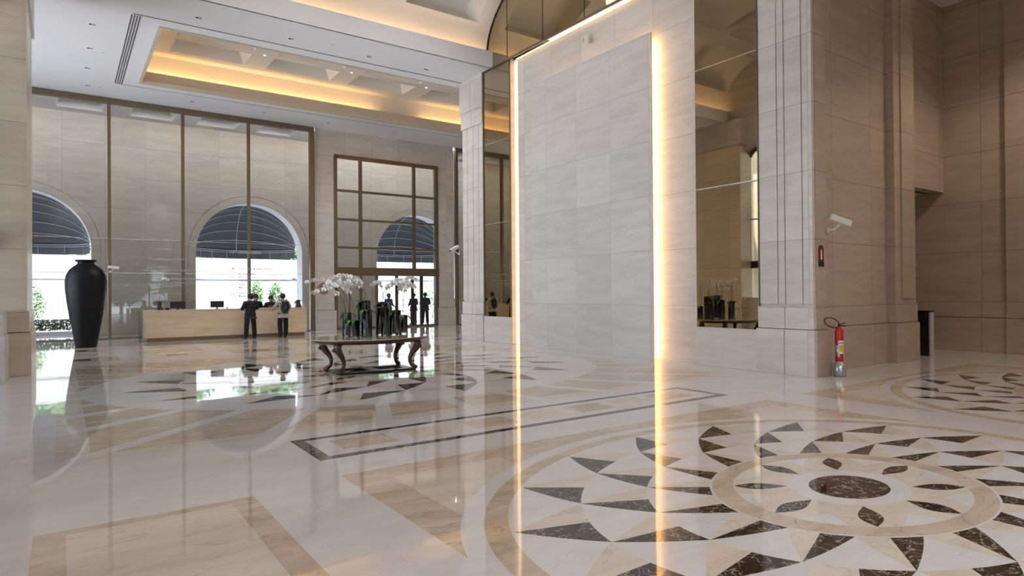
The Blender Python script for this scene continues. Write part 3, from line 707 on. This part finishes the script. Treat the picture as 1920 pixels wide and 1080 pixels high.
# ------------------------------------------------------------------ reception counter
o = (6.0, 30.0, 0)
e = empty('reception_counter', o, 'long honey travertine reception counter in front of the glass wall', 'counter')
b = MB(o); b.box(2.74, 9.25, 29.62, 30.5, .16, 1.26); b.build('body', 'counter', e)
b = MB(o); b.box(2.80, 9.2, 29.72, 30.4, 0, .16); b.build('plinth', 'counter_kick', e)
b = MB(o); b.box(2.72, 9.27, 29.6, 30.52, 1.26, 1.30); b.build('worktop', 'counter', e)
b = MB(o); b.box(2.56, 2.58, 29.5, 30.5, 0, 1.28); b.build('side_glass', 'glass', e, label='clear glass end screen')
def monitor(x, y, z, w, lab):
    o = (x, y, z); e = empty('computer_monitor', o, lab, 'monitor', 'monitors on the reception counter')
    b = MB(o); b.box(x - w / 2, x + w / 2, y, y + .04, z + .06, z + .34); b.build('casing', 'black', e, bevel=.008)
    b = MB(o); b.box(x - w / 2 + .02, x + w / 2 - .02, y + .0401, y + .043, z + .08, z + .32); b.build('screen', 'screen', e)
    b = MB(o); b.tube([(x, y + .05, z), (x, y + .05, z + .2)], .03, 8); b.build('neck', 'black', e)
    b = MB(o); b.lathe((x, y + .06, z), [(.11, 0), (.11, .012), (.03, .02)], 20); b.build('foot', 'black', e)
monitor(3.97, 30.0, 1.30, .58, 'black monitor on the counter nearest the left vase of orchids')
monitor(5.5, 30.0, 1.30, .54, 'black monitor near the middle of the reception counter')
b = MB((3.55, 29.85, 1.3)); b.box(3.47, 3.66, 29.8, 29.9, 1.3, 1.36); b.box(3.5, 3.6, 29.82, 29.88, 1.36, 1.39); b.build('desk_telephone', 'black', label='small black desk telephone left of the left monitor', category='telephone')
b = MB((6.55, 29.8, 1.3)); b.box(6.4, 6.72, 29.74, 29.9, 1.3, 1.345); b.build('card_tray', 'bronze', label='flat brown card tray lying on the counter by the man in the suit', category='tray')
b = MB((5.88, 29.9, 1.3)); b.lathe((5.88, 29.9, 1.3), [(.035, 0), (.04, .09), (.036, .09), (.033, .01)], 16); b.build('cup', 'white', label='small white cup right of the middle monitor', category='cup')

# orchid flower mesh shared by every plant
def flower_mesh(size, name='flower'):
    b = MB(); b.use('petal')
    def petal(a, L, w, lift):
        d = Vector((cos(a), 0, sin(a))); s_ = Vector((-sin(a), 0, cos(a)))
        pts = [Vector((0, 0, 0)), d * L * .35 + s_ * w * .8, d * L * .75 + s_ * w, d * L, d * L * .75 - s_ * w, d * L * .35 - s_ * w * .8]
        pts = [p + Vector((0, -lift * p.length, 0)) for p in pts]; c = d * L * .55 + Vector((0, -lift * L * .55 - .1 * L, 0)); cvt = b.v(c); vs = [b.v(p) for p in pts]
        for i in range(6): b.f([cvt, vs[i], vs[(i + 1) % 6]], True)
    for a in (90, 210, 330): petal(radians(a), size, size * .33, .1)
    for a in (15, 165): petal(radians(a), size * 1.05, size * .52, .25)
    b.use('lip').ball((0, -size * .3, -size * .12), size * .2, 8)
    me = bpy.data.meshes.new(name); b.bm.to_mesh(me); b.bm.free()
    for k in b.mats: me.materials.append(M[k])
    return me
FM = flower_mesh(.062); FM2 = flower_mesh(.07)
def leafblade(b, p, ang, L, w, drop, n=6):
    d = Vector((cos(ang), sin(ang), 0)); s_ = Vector((-sin(ang), cos(ang), 0)); prev = None
    for i in range(n + 1):
        t = i / n; c = Vector(p) + d * L * t * (1 - .25 * drop * t) + Vector((0, 0, L * (.55 * t - drop * t * t))); ww = w * sin(pi * min(.97, .12 + .85 * t)) * .5
        cur = [b.v(c - s_ * ww + Vector((0, 0, ww * .35))), b.v(c), b.v(c + s_ * ww + Vector((0, 0, ww * .35)))]
        if prev:
            for k in (0, 1): b.f([prev[k], prev[k + 1], cur[k + 1], cur[k]], True)
        prev = cur
def orchid(base, az, rise, reach, nfl, lab, group, leaves=3, leafL=.3, droop=.25, seed=1, start=.55):
    random.seed(seed); base = Vector(base); e = empty('orchid', base, lab, 'orchid', group)
    d = Vector((cos(az), sin(az), 0)); pts = []
    for i in range(17):
        t = i / 16; out = reach * (t ** 2.0); zz = rise * (1 - (1 - t) ** 1.9) - droop * max(0, t - .6) ** 2 * 4
        pts.append(base + d * out + Vector((0, 0, zz)))
    b = MB(base); b.tube(pts, [.007] * 10 + [.005] * 7, 5); b.build('stem', 'stem', e)
    for k in range(nfl):
        t = start + (1 - start) * k / max(1, nfl - 1); i = min(15, int(t * 16)); p = pts[i].lerp(pts[i + 1], min(1, t * 16 - i))
        o_ = bpy.data.objects.new('flower', FM if k % 2 else FM2); COL.objects.link(o_); o_.parent = e
        side = Vector((-sin(az), cos(az), 0)) * (.045 if k % 2 else -.045)
        o_.location = p - base + side + Vector((0, 0, -.02)); o_.rotation_euler = (random.uniform(-.5, .3), random.uniform(-.4, .4), random.uniform(-1.1, .4)); o_.scale = [random.uniform(.85, 1.15)] * 3
    for k in range(leaves):
        b = MB(base); leafblade(b, base + Vector((0, 0, -.02)), az + 1.3 + k * 2.3 + random.uniform(-.3, .3), leafL * random.uniform(.8, 1.1), .11, random.uniform(.5, 1.1)); b.build('leaf', 'leaf', e)
    return e
# vases with orchids on the reception counter
def desk_vase(x, y, lab, az, labo, rise, fl):
    b = MB((x, y, 1.3)); b.lathe((x, y, 1.3), [(.15, 0), (.16, .02), (.10, .12), (.075, .22), (.08, .30), (.11, .34), (.10, .34), (.07, .29), (.06, .2)], 24); b.build('vase', 'vaseceramic', label=lab, category='vase')
    orchid((x, y, 1.58), az, rise, .3, fl, labo, 'orchids on the reception counter', 4, .34, seed=int(x * 10), start=.72)
desk_vase(3.28, 29.95, 'dark flared vase at the left end of the reception counter', .3, 'thin white orchid in the vase at the left counter end', 1.15, 5)
desk_vase(8.98, 29.95, 'dark flared vase at the right end of the reception counter', 2.4, 'thin orchid in the vase at the right counter end', 1.15, 4)

# ------------------------------------------------------------------ directory lettering on the glass
dl = empty('directory_lettering', (6.5, 32.98, 2.0), 'white frosted tenant directory lettering on the reception glass wall', 'lettering')
def textline(s, px_x, z, size):
    cu = bpy.data.curves.new('text_line', 'FONT'); cu.body = s; cu.size = size; cu.extrude = .002; cu.offset = .003
    tmp = bpy.data.objects.new('tmp', cu); COL.objects.link(tmp); bpy.context.view_layer.update()
    me = bpy.data.meshes.new_from_object(tmp.evaluated_get(bpy.context.evaluated_depsgraph_get())); bpy.data.objects.remove(tmp); me.name = 'text_line'
    me.materials.clear(); me.materials.append(M['frost'])
    o_ = bpy.data.objects.new('text_line', me); COL.objects.link(o_); o_.parent = dl
    o_.location = Vector((px_x, 32.84, z)) - dl.location; o_.rotation_euler = (pi / 2, 0, 0)
    return
    cu = bpy.data.curves.new('text_line', 'FONT'); cu.body = s; cu.size = size; cu.extrude = .002; cu.offset = .003
    o_ = bpy.data.objects.new('text_line', cu); COL.objects.link(o_); o_.parent = dl
    o_.location = Vector((px_x, 32.84, z)) - dl.location; o_.rotation_euler = (pi / 2, 0, 0); cu.materials.append(M['frost'])
LX = 6.58; TX = 6.98
for z, num, lines in ((3.90, '16º', ['GRUPO LIBRA']), (3.10, '14º', ['TALENT & PARTNERS']), (2.70, '12º', ['AT KEARNEY', 'PRONAV S.A.', 'COMERCIAL DE ALIMENTOS E BEBIDAS']), (2.28, '11º', ['BANCO', 'Mercantil']), (1.86, '10º', ['BANCO', 'Modal'])):
    textline(num, LX, z, .20)
    for i, s_ in enumerate(lines): textline(s_, TX, z + (.09 * (len(lines) - 1) / 2 * 1.6) - i * .145, .17 if len(lines) == 1 else .14)
for z, num, lines in ((3.98, '9º', ['COMERCIAL']), (3.52, '8º', ['CONSULTORIA LTDA']), (3.06, '7º', ['MERRILL', 'MERCADO DE CAPITAIS E ADVOGADOS']), (2.62, '6º', ['SERVIÇOS E NEGÓCIOS ADVOGADOS']), (2.36, '5º', ['DIRETORIA ADMINISTRATIVA', 'ADVOCACIA GERAL'])):
    textline(num, 3.16, z, .16)
    for i, s_ in enumerate(lines): textline(s_, 3.5, z + .06 * (len(lines) - 1) - i * .13, .115)

# ------------------------------------------------------------------ people
def person(loc, heading, lab, top, trous, pose, scale=1.0, hair='hair', suit=True, backpack=False):
    e = empty('person', loc, lab, 'person', rz=heading); e.scale = (scale,) * 3
    J = dict(pelvis=(0, 0, .98), spine=(0, .0, 1.18), chest=(0, 0, 1.38), neck=(0, .0, 1.50), jaw=(0, .035, 1.575), head=(0, .02, 1.66), crown=(0, .0, 1.75),
             shL=(-.195, 0, 1.42), shR=(.195, 0, 1.42), elL=(-.26, -.02, 1.15), elR=(.26, -.02, 1.15), wrL=(-.27, .08, .90), wrR=(.27, .08, .90),
             hipL=(-.10, 0, .93), hipR=(.10, 0, .93), knL=(-.12, .02, .50), knR=(.12, .02, .50), anL=(-.13, -.03, .09), anR=(.13, -.03, .09), toL=(-.15, .13, .035), toR=(.15, .13, .035))
    J.update(pose)
    def skin(name, chains, m, parent, root='pelvis'):
        names = []; edges = []; rad = {}
        pos = {}
        for ch in chains:
            for k, (n, r_, *p) in enumerate(ch):
                if n not in pos: pos[n] = Vector(p[0]) if p else Vector(J[n]); names.append(n); rad[n] = r_ if isinstance(r_, tuple) else (r_, r_)
                if k: edges.append((names.index(ch[k - 1][0]), names.index(n)))
        me = bpy.data.meshes.new(name); me.from_pydata([pos[n] for n in names], edges, []); ob = bpy.data.objects.new(name, me); COL.objects.link(ob); ob.parent = parent
        md = ob.modifiers.new('skin', 'SKIN'); md.use_smooth_shade = True
        sv = me.skin_vertices[0].data
        for i, n in enumerate(names): sv[i].radius = rad[n]; sv[i].use_root = (n == root)
        ss = ob.modifiers.new('sub', 'SUBSURF'); ss.levels = 1; ss.render_levels = 2; me.materials.append(M[m]); return ob
    chains = [[('pelvis', (.13, .10)), ('spine', (.12, .09)), ('chest', (.12, .08)), ('neck', .054), ('jaw', (.074, .088)), ('head', (.092, .108)), ('crown', (.066, .074))]]
    for s_ in 'LR':
        sg = -1 if s_ == 'L' else 1
        w = Vector(J['wr' + s_]); d = (w - Vector(J['el' + s_])).normalized(); side = d.cross(Vector((1, 0, 0))).normalized(); palm = w + d * .075
        chains.append([('chest', 0), ('sh' + s_, .042), ('el' + s_, .036), ('wr' + s_, .028), ('pa' + s_, (.035, .018), palm)])
        for q in range(4):
            off = side * (-.027 + .018 * q); L_ = (.062, .075, .07, .055)[q]
            chains.append([('pa' + s_, 0), ('f%s%da' % (s_, q), .0085, palm + off + d * .03), ('f%s%db' % (s_, q), .0075, palm + off * 1.1 + d * (.03 + L_ * .6) + Vector((-sg * .01, 0, 0))), ('f%s%dc' % (s_, q), .006, palm + off * 1.1 + d * (.025 + L_) + Vector((-sg * .028, 0, 0)))])
        chains.append([('wr' + s_, 0), ('t%sa' % s_, .010, w + d * .035 + side * .035), ('t%sb' % s_, .008, w + d * .085 + side * .05)])
        chains.append([('pelvis', 0), ('hip' + s_, .085), ('kn' + s_, .058), ('an' + s_, .038), ('to' + s_, .022)])
    skin('body', chains, 'skin', e)
    hd_, cr_, jw_ = Vector(J['head']), Vector(J['crown']), Vector(J['jaw'])
    b = MB(); b.ball(hd_ + Vector((0, -.02, .03)), .118, 16, (.93, 1.06, 1.05)); b.build('hair', hair, e)
    b = MB(); b.ball(hd_ + Vector((0, .105, -.02)), .018, 8, (.8, 1, 1.4)); b.build('nose', 'skin', e)
    for sg in (-1, 1): b = MB(); b.ball(hd_ + Vector((sg * .098, .0, -.01)), .022, 8, (.5, .8, 1.3)); b.build('ear', 'skin', e)
    for sg in (-1, 1): b = MB(); b.ball(hd_ + Vector((sg * .034, .096, .008)), .010, 6); b.build('eye', 'hair', e)
    b = MB(); b.ball(hd_ + Vector((0, .096, -.066)), .022, 8, (1.2, .4, .3)); b.build('mouth', 'hair', e)
    hem = (.205, .15) if suit else (.18, .14)
    tc = [[('hem', hem, (0, -.005, .80 if suit else .87)), ('pelvis', (.215, .16)), ('spine', (.205, .15)), ('chest', (.225, .16)), ('yoke', (.17, .12), Vector(J['chest']) + Vector((0, 0, .085))), ('neckb', (.085, .08), Vector(J['neck']) + Vector((0, 0, .015)))]]
    for s_ in 'LR': tc.append([('yoke', 0), ('sh' + s_, .09), ('el' + s_, .068), ('cu' + s_, .055, Vector(J['wr' + s_]).lerp(Vector(J['el' + s_]), .1))])
    skin('jacket' if suit else 'shirt', tc, top, e)
    lc = [[('pelvis', (.145 if suit else .13, .11)), ('hip' + s_, (.115, .115)), ('kn' + s_, .10), ('cuff' + s_, .088, Vector(J['an' + s_]) + Vector((0, .02, -.055)))] for s_ in 'LR']
    skin('trousers', lc, trous, e)
    for s_ in 'LR':
        a, t_ = Vector(J['an' + s_]), Vector(J['to' + s_]); b = MB(); b.ball(Vector(((a.x + t_.x) / 2, (a.y + t_.y) / 2 + .01, min(a.z, t_.z) + .01)), 0.062, 12, (.95, 2.6, .95)); b.build('shoe', 'shoe', e)
    if backpack:
        bp = MB(); c = Vector(J['chest']) + Vector((0.02, -.20, -.14)); bp.ball(c, .2, 16, (.92, .55, 1.4)); bp.ball(c + Vector((0, -.09, -.08)), .13, 12, (.9, .5, 1.0)); bp.build('backpack', 'black', e)
        for sg in (-1, 1):
            b = MB(); b.tube([c + Vector((sg * .1, .07, .22)), Vector(J['chest']) + Vector((sg * .13, -.02, .17)), Vector(J['chest']) + Vector((sg * .14, .13, .05)), Vector(J['chest']) + Vector((sg * .15, .08, -.15))], .018, 6); b.build('strap', 'black', e)
    return e
lean = dict(elL=(-.30, .02, 1.18), wrL=(-.22, .25, 1.16), elR=(.32, .05, 1.20), wrR=(.20, .28, 1.18))
person((6.62, 28.95, 0), .12, 'person in a dark suit seen from behind standing at the reception counter', 'suit', 'trouser', dict(lean, anL=(-.17, -.03, .09), toL=(-.20, .12, .035), knL=(-.14, .02, .5), anR=(.17, -.03, .09), toR=(.2, .12, .035), knR=(.15, .02, .5), head=(.03, .05, 1.65), crown=(.03, .03, 1.74)), 1.09)
person((8.0, 28.95, 0), .05, 'person in pale shirt and black trousers carrying a black backpack at the counter', 'light_shirt', 'trouser', dict(lean, elL=(-.34, .06, 1.22), wrL=(-.30, .34, 1.12), anL=(-.09, -.02, .09), toL=(-.10, .13, .035), anR=(.10, -.02, .09), toR=(.12, .13, .035), jaw=(0, .05, 1.575), head=(0, .055, 1.65), crown=(0, .04, 1.735)), 1.09, suit=False, backpack=True)
person((7.32, 30.95, 0), pi + .2, 'person in dark uniform behind the counter facing the man in the suit', 'suit', 'trouser', dict(lean), 1.07)
person((8.0, 30.95, 0), pi - .1, 'person in dark uniform behind the counter facing the visitor with the backpack', 'suit', 'trouser', dict(lean), 1.03)
fold = dict(elL=(-.29, .0, 1.18), wrL=(-.20, .2, 1.10), elR=(.29, 0, 1.18), wrR=(.2, .2, 1.1))
person((15.7, 34.8, 0), -1.3, 'person in a blue shirt standing behind the orchids outside the doors', 'blue', 'trouser', dict(fold, spine=(0, -.03, 1.18)), 1.06, hair='hair_grey', suit=False)
person((17.27, 34.7, 0), .25, 'person in dark jacket and grey blue trousers left in the entrance doors', 'navy', 'greytrouser', dict(fold), 1.06)
person((18.05, 34.7, 0), -.1, 'person in a dark suit right in the entrance doors', 'navy', 'navy', dict(fold, anL=(-.16, 0, .09), toL=(-.18, .15, .035), anR=(.15, 0, .09), toR=(.18, .15, .035)), 1.08)

# ------------------------------------------------------------------ centre table
TC = Vector((6.3, 15.05, 0)); TH = .85
tb = empty('oval_table', TC, 'large oval mahogany table with stone top and carved cabriole legs', 'table')
b = MB(TC); b.lathe(TC + Vector((0, 0, TH - .03)), [(.96, 0), (1.0, .008), (1.0, .022), (.985, .03)], 72, 1.5, 1.06); b.build('table_top', 'tabletop', tb)
b = MB(TC); b.lathe(TC + Vector((0, 0, TH - .12)), [(.88, 0), (.92, .03), (.95, .05), (.97, .089)], 72, 1.5, 1.06); b.build('apron', 'wood', tb)
b = MB(TC)
for y in (-.42, .42): b.box(TC.x - .98, TC.x + .98, TC.y + y - .12, TC.y + y + .12, 0, .05)
for x in (-.86, .86): b.box(TC.x + x - .12, TC.x + x + .12, TC.y - .5, TC.y + .5, 0.001, .052)
b.box(TC.x - .14, TC.x + .14, TC.y - .5, TC.y + .5, 0.001, .052)
b.build('base_frame', 'wood_base', tb, bevel=.01)
def cab(x, y):
    d = Vector((x, y, 0)).normalized(); f0 = TC + Vector((x, y, 0)); b = MB(TC)
    prof = [(.10, .05, .055), (.12, .075, .062), (.08, .11, .055), (.03, .14, .042), (.0, .22, .045), (.0, .32, .052), (.05, .42, .062), (.13, .52, .078), (.19, .61, .092), (.20, .68, .088), (.17, .75, .095)]
    b.tube([f0 + d * (o_ - .02) + Vector((0, 0, z)) for o_, z, r_ in prof], [r_ for *_, r_ in prof], 12)
    for sg in (-1, 1): b.ball(f0 + d * .24 + Vector((-d.y, d.x, 0)) * sg * .05 + Vector((0, 0, .60)), .05, 10)
    b.ball(f0 + d * .13 + Vector((0, 0, .075)), .045, 10)
    b.build('leg', 'wood', tb)
for x in (-.88, .88):
    for y in (-.44, .44): cab(x, y)
vd = [(5.94, 15.72, .115, .60, 'left end of the table, ringed by green leaves'), (5.92, 15.22, .12, .42, 'front left, half hidden by a hanging green leaf'), (6.36, 15.62, .17, .90, 'tallest one, left of the middle'), (6.20, 15.06, .13, .68, 'front middle, in front of the tallest one'), (6.86, 15.62, .17, .86, 'second tallest, right of the middle'), (6.72, 15.10, .11, .74, 'front right of the middle'), (7.12, 15.38, .15, .64, 'right side under spreading leaves'), (7.45, 15.55, .10, .50, 'far right end of the table')]
for i, (x, y, r_, h_, w) in enumerate(vd):
    o = (x, y, TH); e = empty('glass_vase', o, 'clear cylinder vase packed with bark, %s' % w, 'vase', 'glass vases on the oval table')
    b = MB(o); b.lathe((x, y, TH), [(r_ * .98, .002), (r_, .02), (r_, h_), (r_ - .008, h_), (r_ - .008, .03), (.001, .03)], 32); b.build('glass', 'glass_vase', e)
    b = MB(o); b.lathe((x, y, TH), [(.001, .034), (r_ - .03, .034), (r_ - .022, h_ * .5), (r_ - .03, h_ * .93), (.001, h_ * .95)], 20, cap=False)
    for k in range(9): a = k * .7; b.tube([(x + (r_ - .022) * cos(a), y + (r_ - .022) * sin(a), TH + .04), (x + (r_ - .02) * cos(a + .2), y + (r_ - .02) * sin(a + .2), TH + h_ * .92)], .009, 5)
    b.build('bark_filling', 'bark', e)
# camera-left is roughly (-.82,.58): sprays lean to both sides
LA = math.atan2(.577, -.816); RA = LA + pi
GRP = 'white orchids on the oval table'
sp = [(0, LA, 1.00, 1.05, 10, 'reaching farthest left'), (0, LA + .35, .72, .80, 9, 'low on the left side'), (1, LA - .3, 1.15, .75, 9, 'rising left of the tall vase'), (1, LA + .1, 1.0, .6, 8, 'short and upright at the left'),
      (2, LA, .62, .95, 10, 'arching left from the tallest vase'), (2, LA - .5, .72, .55, 9, 'standing highest left of the middle'), (3, LA + .2, 1.0, .9, 9, 'crossing low before the tallest vase'), (3, LA - .2, .86, .55, 8, 'just left of the middle'),
      (4, RA, .60, .62, 9, 'arching right from the second tallest vase'), (4, LA, .66, .3, 8, 'upright at the middle'), (5, RA - .3, .82, .65, 8, 'right of the middle in front'), (6, RA, .98, .6, 9, 'leaning far right'), (6, RA + .4, .85, .42, 8, 'right over the spreading leaves'), (7, RA - .2, .95, .35, 7, 'rightmost and upright'), (7, LA + .3, 1.0, .35, 6, 'far right but bending inward')]
for i, (vi, az, rise, reach, n, w) in enumerate(sp):
    x, y, r_, h_, _ = vd[vi]
    orchid((x + .04 * cos(i * 2.1), y + .04 * sin(i * 2.1), TH + h_ * .94), az, rise, reach, n, 'white orchid spray on the oval table, ' + w, GRP, leaves=3 if i % 2 == 0 else 1, leafL=.32, seed=50 + i, start=.5)
# hanging leaves below the rims
lf = MB((6.1, 15.2, TH))

# ------------------------------------------------------------------ fittings
def cctv(p, wall_dir, aim, lab, s_=1.0):
    p = Vector(p); e = empty('security_camera', p, lab, 'camera'); w = Vector(wall_dir); a = Vector(aim).normalized()
    b = MB(p); q = w.orthogonal().normalized(); b.tube([p, p + w * .03 * s_], .055 * s_, 12); b.build('mount_plate', 'white', e)
    b = MB(p); k = p + w * .22 * s_ + Vector((0, 0, .10)) * s_; b.tube([p + w * .02, p + w * .12 * s_ + Vector((0, 0, .02)) * s_, k], .02 * s_, 8); b.build('arm', 'white', e)
    c = k + Vector((0, 0, .09 * s_)); side = a.cross(Vector((0, 0, 1))).normalized(); up = side.cross(a)
    b = MB(p)
    def qd(t, sx, sz): return [c + a * t + side * sx * x + up * sz * z for x, z in ((-1, -1), (1, -1), (1, .6), (.6, 1), (-.6, 1), (-1, .6))]
    A = qd(-.2 * s_, .065 * s_, .06 * s_); b.prism(A, a * .42 * s_); b.build('housing', 'white', e, bevel=.01)
    b = MB(p); b.tube([c + a * .2 * s_, c + a * .226 * s_], .048 * s_, 14); b.build('lens', 'black', e)
cctv((14.15, 7.62, 3.28), (.35, -.93, 0), (.72, -.45, -.30), 'white security camera on the warm side wall above the red sign', 1.15)
cctv((13.52, 22.9, 3.55), (-1, 0, 0), (-.8, -.1, -.4), 'small security camera beside the far pilaster', 1.1)
cctv((1.69, 32.84, 2.95), (.6, -1, 0), (1, -.2, -.1), 'small security camera on the bronze mullion beside the black urn', 1.0)
# detector high on the lit wall
o = (13.72, 15.0, 9.92); e = empty('motion_detector', o, 'small cream motion detector high above the lit marble panel', 'detector')
b = MB(o); b.tube([(13.72, 15.0, 9.92), (13.60, 15.0, 9.92)], .03, 8); b.box(13.52, 13.62, 14.90, 15.08, 9.78, 10.06); b.build('body', 'white', e, bevel=.02)
b = MB(o); b.box(13.525, 13.60, 15.08, 15.10, 9.84, 9.98); b.build('window', 'black', e)
# fire sign
o = (13.9, 7.63, 2.7); e = empty('fire_sign', o, 'small dark red arched extinguisher sign on the wall below the camera', 'sign')
b = MB(o); pts = [(13.80, 2.46), (14.02, 2.46), (14.02, 2.84)] + [(13.91 + .11 * cos(radians(a)), 2.84 + .11 * sin(radians(a))) for a in range(10, 180, 12)] + [(13.80, 2.84)]
b.prism([(x, 7.64, z) for x, z in pts], (0, .02, 0)); o_ = b.build('plate', 'dark_red', e)
b = MB(o); b.box(13.805, 14.015, 7.632, 7.64, 2.465, 2.57); b.build('lower_band', 'black', e)
b = MB(o); b.box(13.885, 13.935, 7.632, 7.64, 2.62, 2.80).box(13.897, 13.923, 7.632, 7.64, 2.80, 2.85); b.build('extinguisher_symbol', 'paper', e)
# extinguisher on steel stand
EX, EY = 14.19, 7.40
e = empty('extinguisher_stand', (EX, EY, 0), 'brushed steel stand holding the red fire extinguisher', 'stand'); o = (EX, EY, 0)
b = MB(o); b.lathe(o, [(.13, 0), (.13, .30), (.12, .30), (.12, .02)], 36); b.build('drum', 'steel', e)
b = MB(o); b.lathe(o, [(.085, .0), (.085, .34)], 30); b.build('core', 'steel', e)
o = (EX, EY, .34); e = empty('fire_extinguisher', o, 'red fire extinguisher with black hose on a steel stand', 'fire extinguisher')
b = MB(o); b.lathe(o, [(.078, 0), (.085, .02), (.088, .4), (.088, .66), (.075, .715), (.04, .75), (.025, .755), (.025, .79)], 32); b.build('cylinder', 'red', e)
b = MB(o); b.lathe(o, [(.0885, .10), (.0900, .10), (.0900, .36), (.0885, .36)], 32, cap=False); b.build('skirt', 'steel', e)
d = Vector((-.5, -.8, 0)).normalized(); sd = Vector((-d.y, d.x, 0))
def decal(z0, z1, hw, m, nm, rr=.0915):
    b = MB(o); n = 8; pts = []
    for i in range(n + 1):
        a = -hw + 2 * hw * i / n; v_ = d * cos(a) + sd * sin(a); pts.append(v_)
    for i in range(n):
        p, q = Vector(o) + pts[i] * rr, Vector(o) + pts[i + 1] * rr
        b.poly([p + Vector((0, 0, z0)), q + Vector((0, 0, z0)), q + Vector((0, 0, z1)), p + Vector((0, 0, z1))])
    b.build(nm, m, e)
decal(.10, .47, .75, 'paper', 'label'); decal(.22, .36, .55, 'yellow', 'label_band', .0925); decal(.04, .17, .5, 'red', 'tag', .093); decal(.40, .415, .6, 'black', 'label_print', .0928)
b = MB(o); b.tube([Vector(o) + Vector((0, 0, .78)), Vector(o) + Vector((0, 0, .84))], .028, 10); b.tube([Vector(o) + Vector((0, 0, .82)), Vector(o) + Vector((.07, -.10, .86))], .012, 6).tube([Vector(o) + Vector((0, 0, .80)), Vector(o) + Vector((.08, -.11, .79))], .012, 6); b.build('valve', 'black', e)
b = MB(o); hp = []
for i in range(25):
    a = radians(-20 + 330 * i / 24); hp.append(Vector(o) + Vector((-.16 * .82, .16 * .57, .86)) + Vector((.816, -.577, 0)) * .17 * cos(a) + Vector((0, 0, 1)) * (.105 * sin(a) + .05 * -cos(a)))
b.tube(hp, .011, 7); b.build('hose', 'black', e)
# turnstiles
def turnstile(x0, x1, y0, y1, lab, h=1.28):
    o = ((x0 + x1) / 2, (y0 + y1) / 2, 0); e = empty('turnstile', o, lab, 'turnstile', 'steel turnstile cabinets in the passage')
    b = MB(o); b.box(x0, x1, y0 + .03, y1, .0, h); b.build('cabinet', 'steel_dark', e, bevel=.01)
    b = MB(o); b.box(x0 + .015, x1 + .005, y0, y0 + .03, .01, h - .01); b.build('end_panel', 'steel_panel', e)
    b = MB(o); b.box(x0 - .01, x1 + .01, y0 - .01, y1, h, h + .03); b.build('top_cap', 'steel_dark', e)
turnstile(20.42, 20.68, 8.02, 9.5, 'steel turnstile cabinet with a bright end panel beside the corner pier')
turnstile(19.28, 19.45, 7.98, 9.4, 'narrow turnstile cabinet tight against the corner pier', 1.24)
turnstile(21.9, 22.15, 8.75, 10.2, 'farther turnstile cabinet near the right passage wall', 1.24)
# round disc sign on the entrance pier
o = (11.2, 32.93, 2.2); e = empty('round_sign', o, 'round brown disc sign on the marble pier left of the doors', 'sign')
b = MB(o); b.tube([(11.2, 33.0, 2.2), (11.2, 32.96, 2.2)], .30, 32); b.build('disc', 'brown_disc', e)
b = MB(o); b.box(11.06, 11.34, 32.953, 32.959, 2.17, 2.23); b.build('mark', 'paper', e)
# downlights
dl_spots = [(3.5, 21.83, 'nearest the beam, left'), (6.35, 21.88, 'second along the beam'), (9.19, 21.95, 'third along the beam'), (11.54, 21.98, 'nearest the far pilaster'),
            (.79, 24.26, 'left of the grille, nearest'), (.80, 26.66, 'left of the grille, second'), (.80, 29.03, 'left of the grille, third'), (.87, 31.48, 'left of the grille, farthest'),
            (4.77, 31.52, 'by the glass wall, left'), (7.91, 31.56, 'by the glass wall, middle'), (11.05, 31.66, 'by the glass wall, over the entrance pier')]
for x, y, w in dl_spots:
    o = (x, y, TOPZ); e = empty('downlight', o, 'small dark recessed downlight in the flat ceiling, ' + w, 'ceiling light', 'recessed downlights in the flat ceiling')
    b = MB(o); b.lathe((x, y, TOPZ - .012), [(.11, .0), (.125, .008), (.125, .012)], 24); b.build('rim', 'ceiling', e)
    b = MB(o); b.lathe((x - .035, y, TOPZ - .016), [(.05, .0), (.05, .004)], 16).lathe((x + .055, y, TOPZ - .016), [(.035, .0), (.035, .004)], 16); b.build('lamp', 'black_line', e)
for x, y, w in ((6.99, 29.3, 'left'), (10.8, 29.3, 'middle'), (14.6, 29.3, 'right')):
    o = (x, 27.8, 12.0); e = empty('downlight', o, 'small lit downlight between the coffers of the recess, ' + w, 'ceiling light', 'lit downlights in the ceiling recess')
    b = MB(o); b.lathe((x, 27.8, 11.985), [(.09, 0), (.10, .015)], 20); b.build('rim', 'ceiling', e)
    b = MB(o); b.lathe((x, 27.8, 11.98), [(.035, 0), (.035, .004)], 16); b.build('lamp', 'lamp', e)
for x, y, w in ((1.2, 26.9, 'beside the second left downlight'), (1.3, 31.5, 'beside the farthest left downlight'), (7.7, 21.6, 'along the beam'), (7.5, 31.5, 'by the glass wall')):
    b = MB((x, y, TOPZ)); b.lathe((x, y, TOPZ - .02), [(.02, 0), (.045, .012), (.05, .02)], 14); b.build('sprinkler', 'white', label='tiny ceiling sprinkler head ' + w, category='sprinkler')
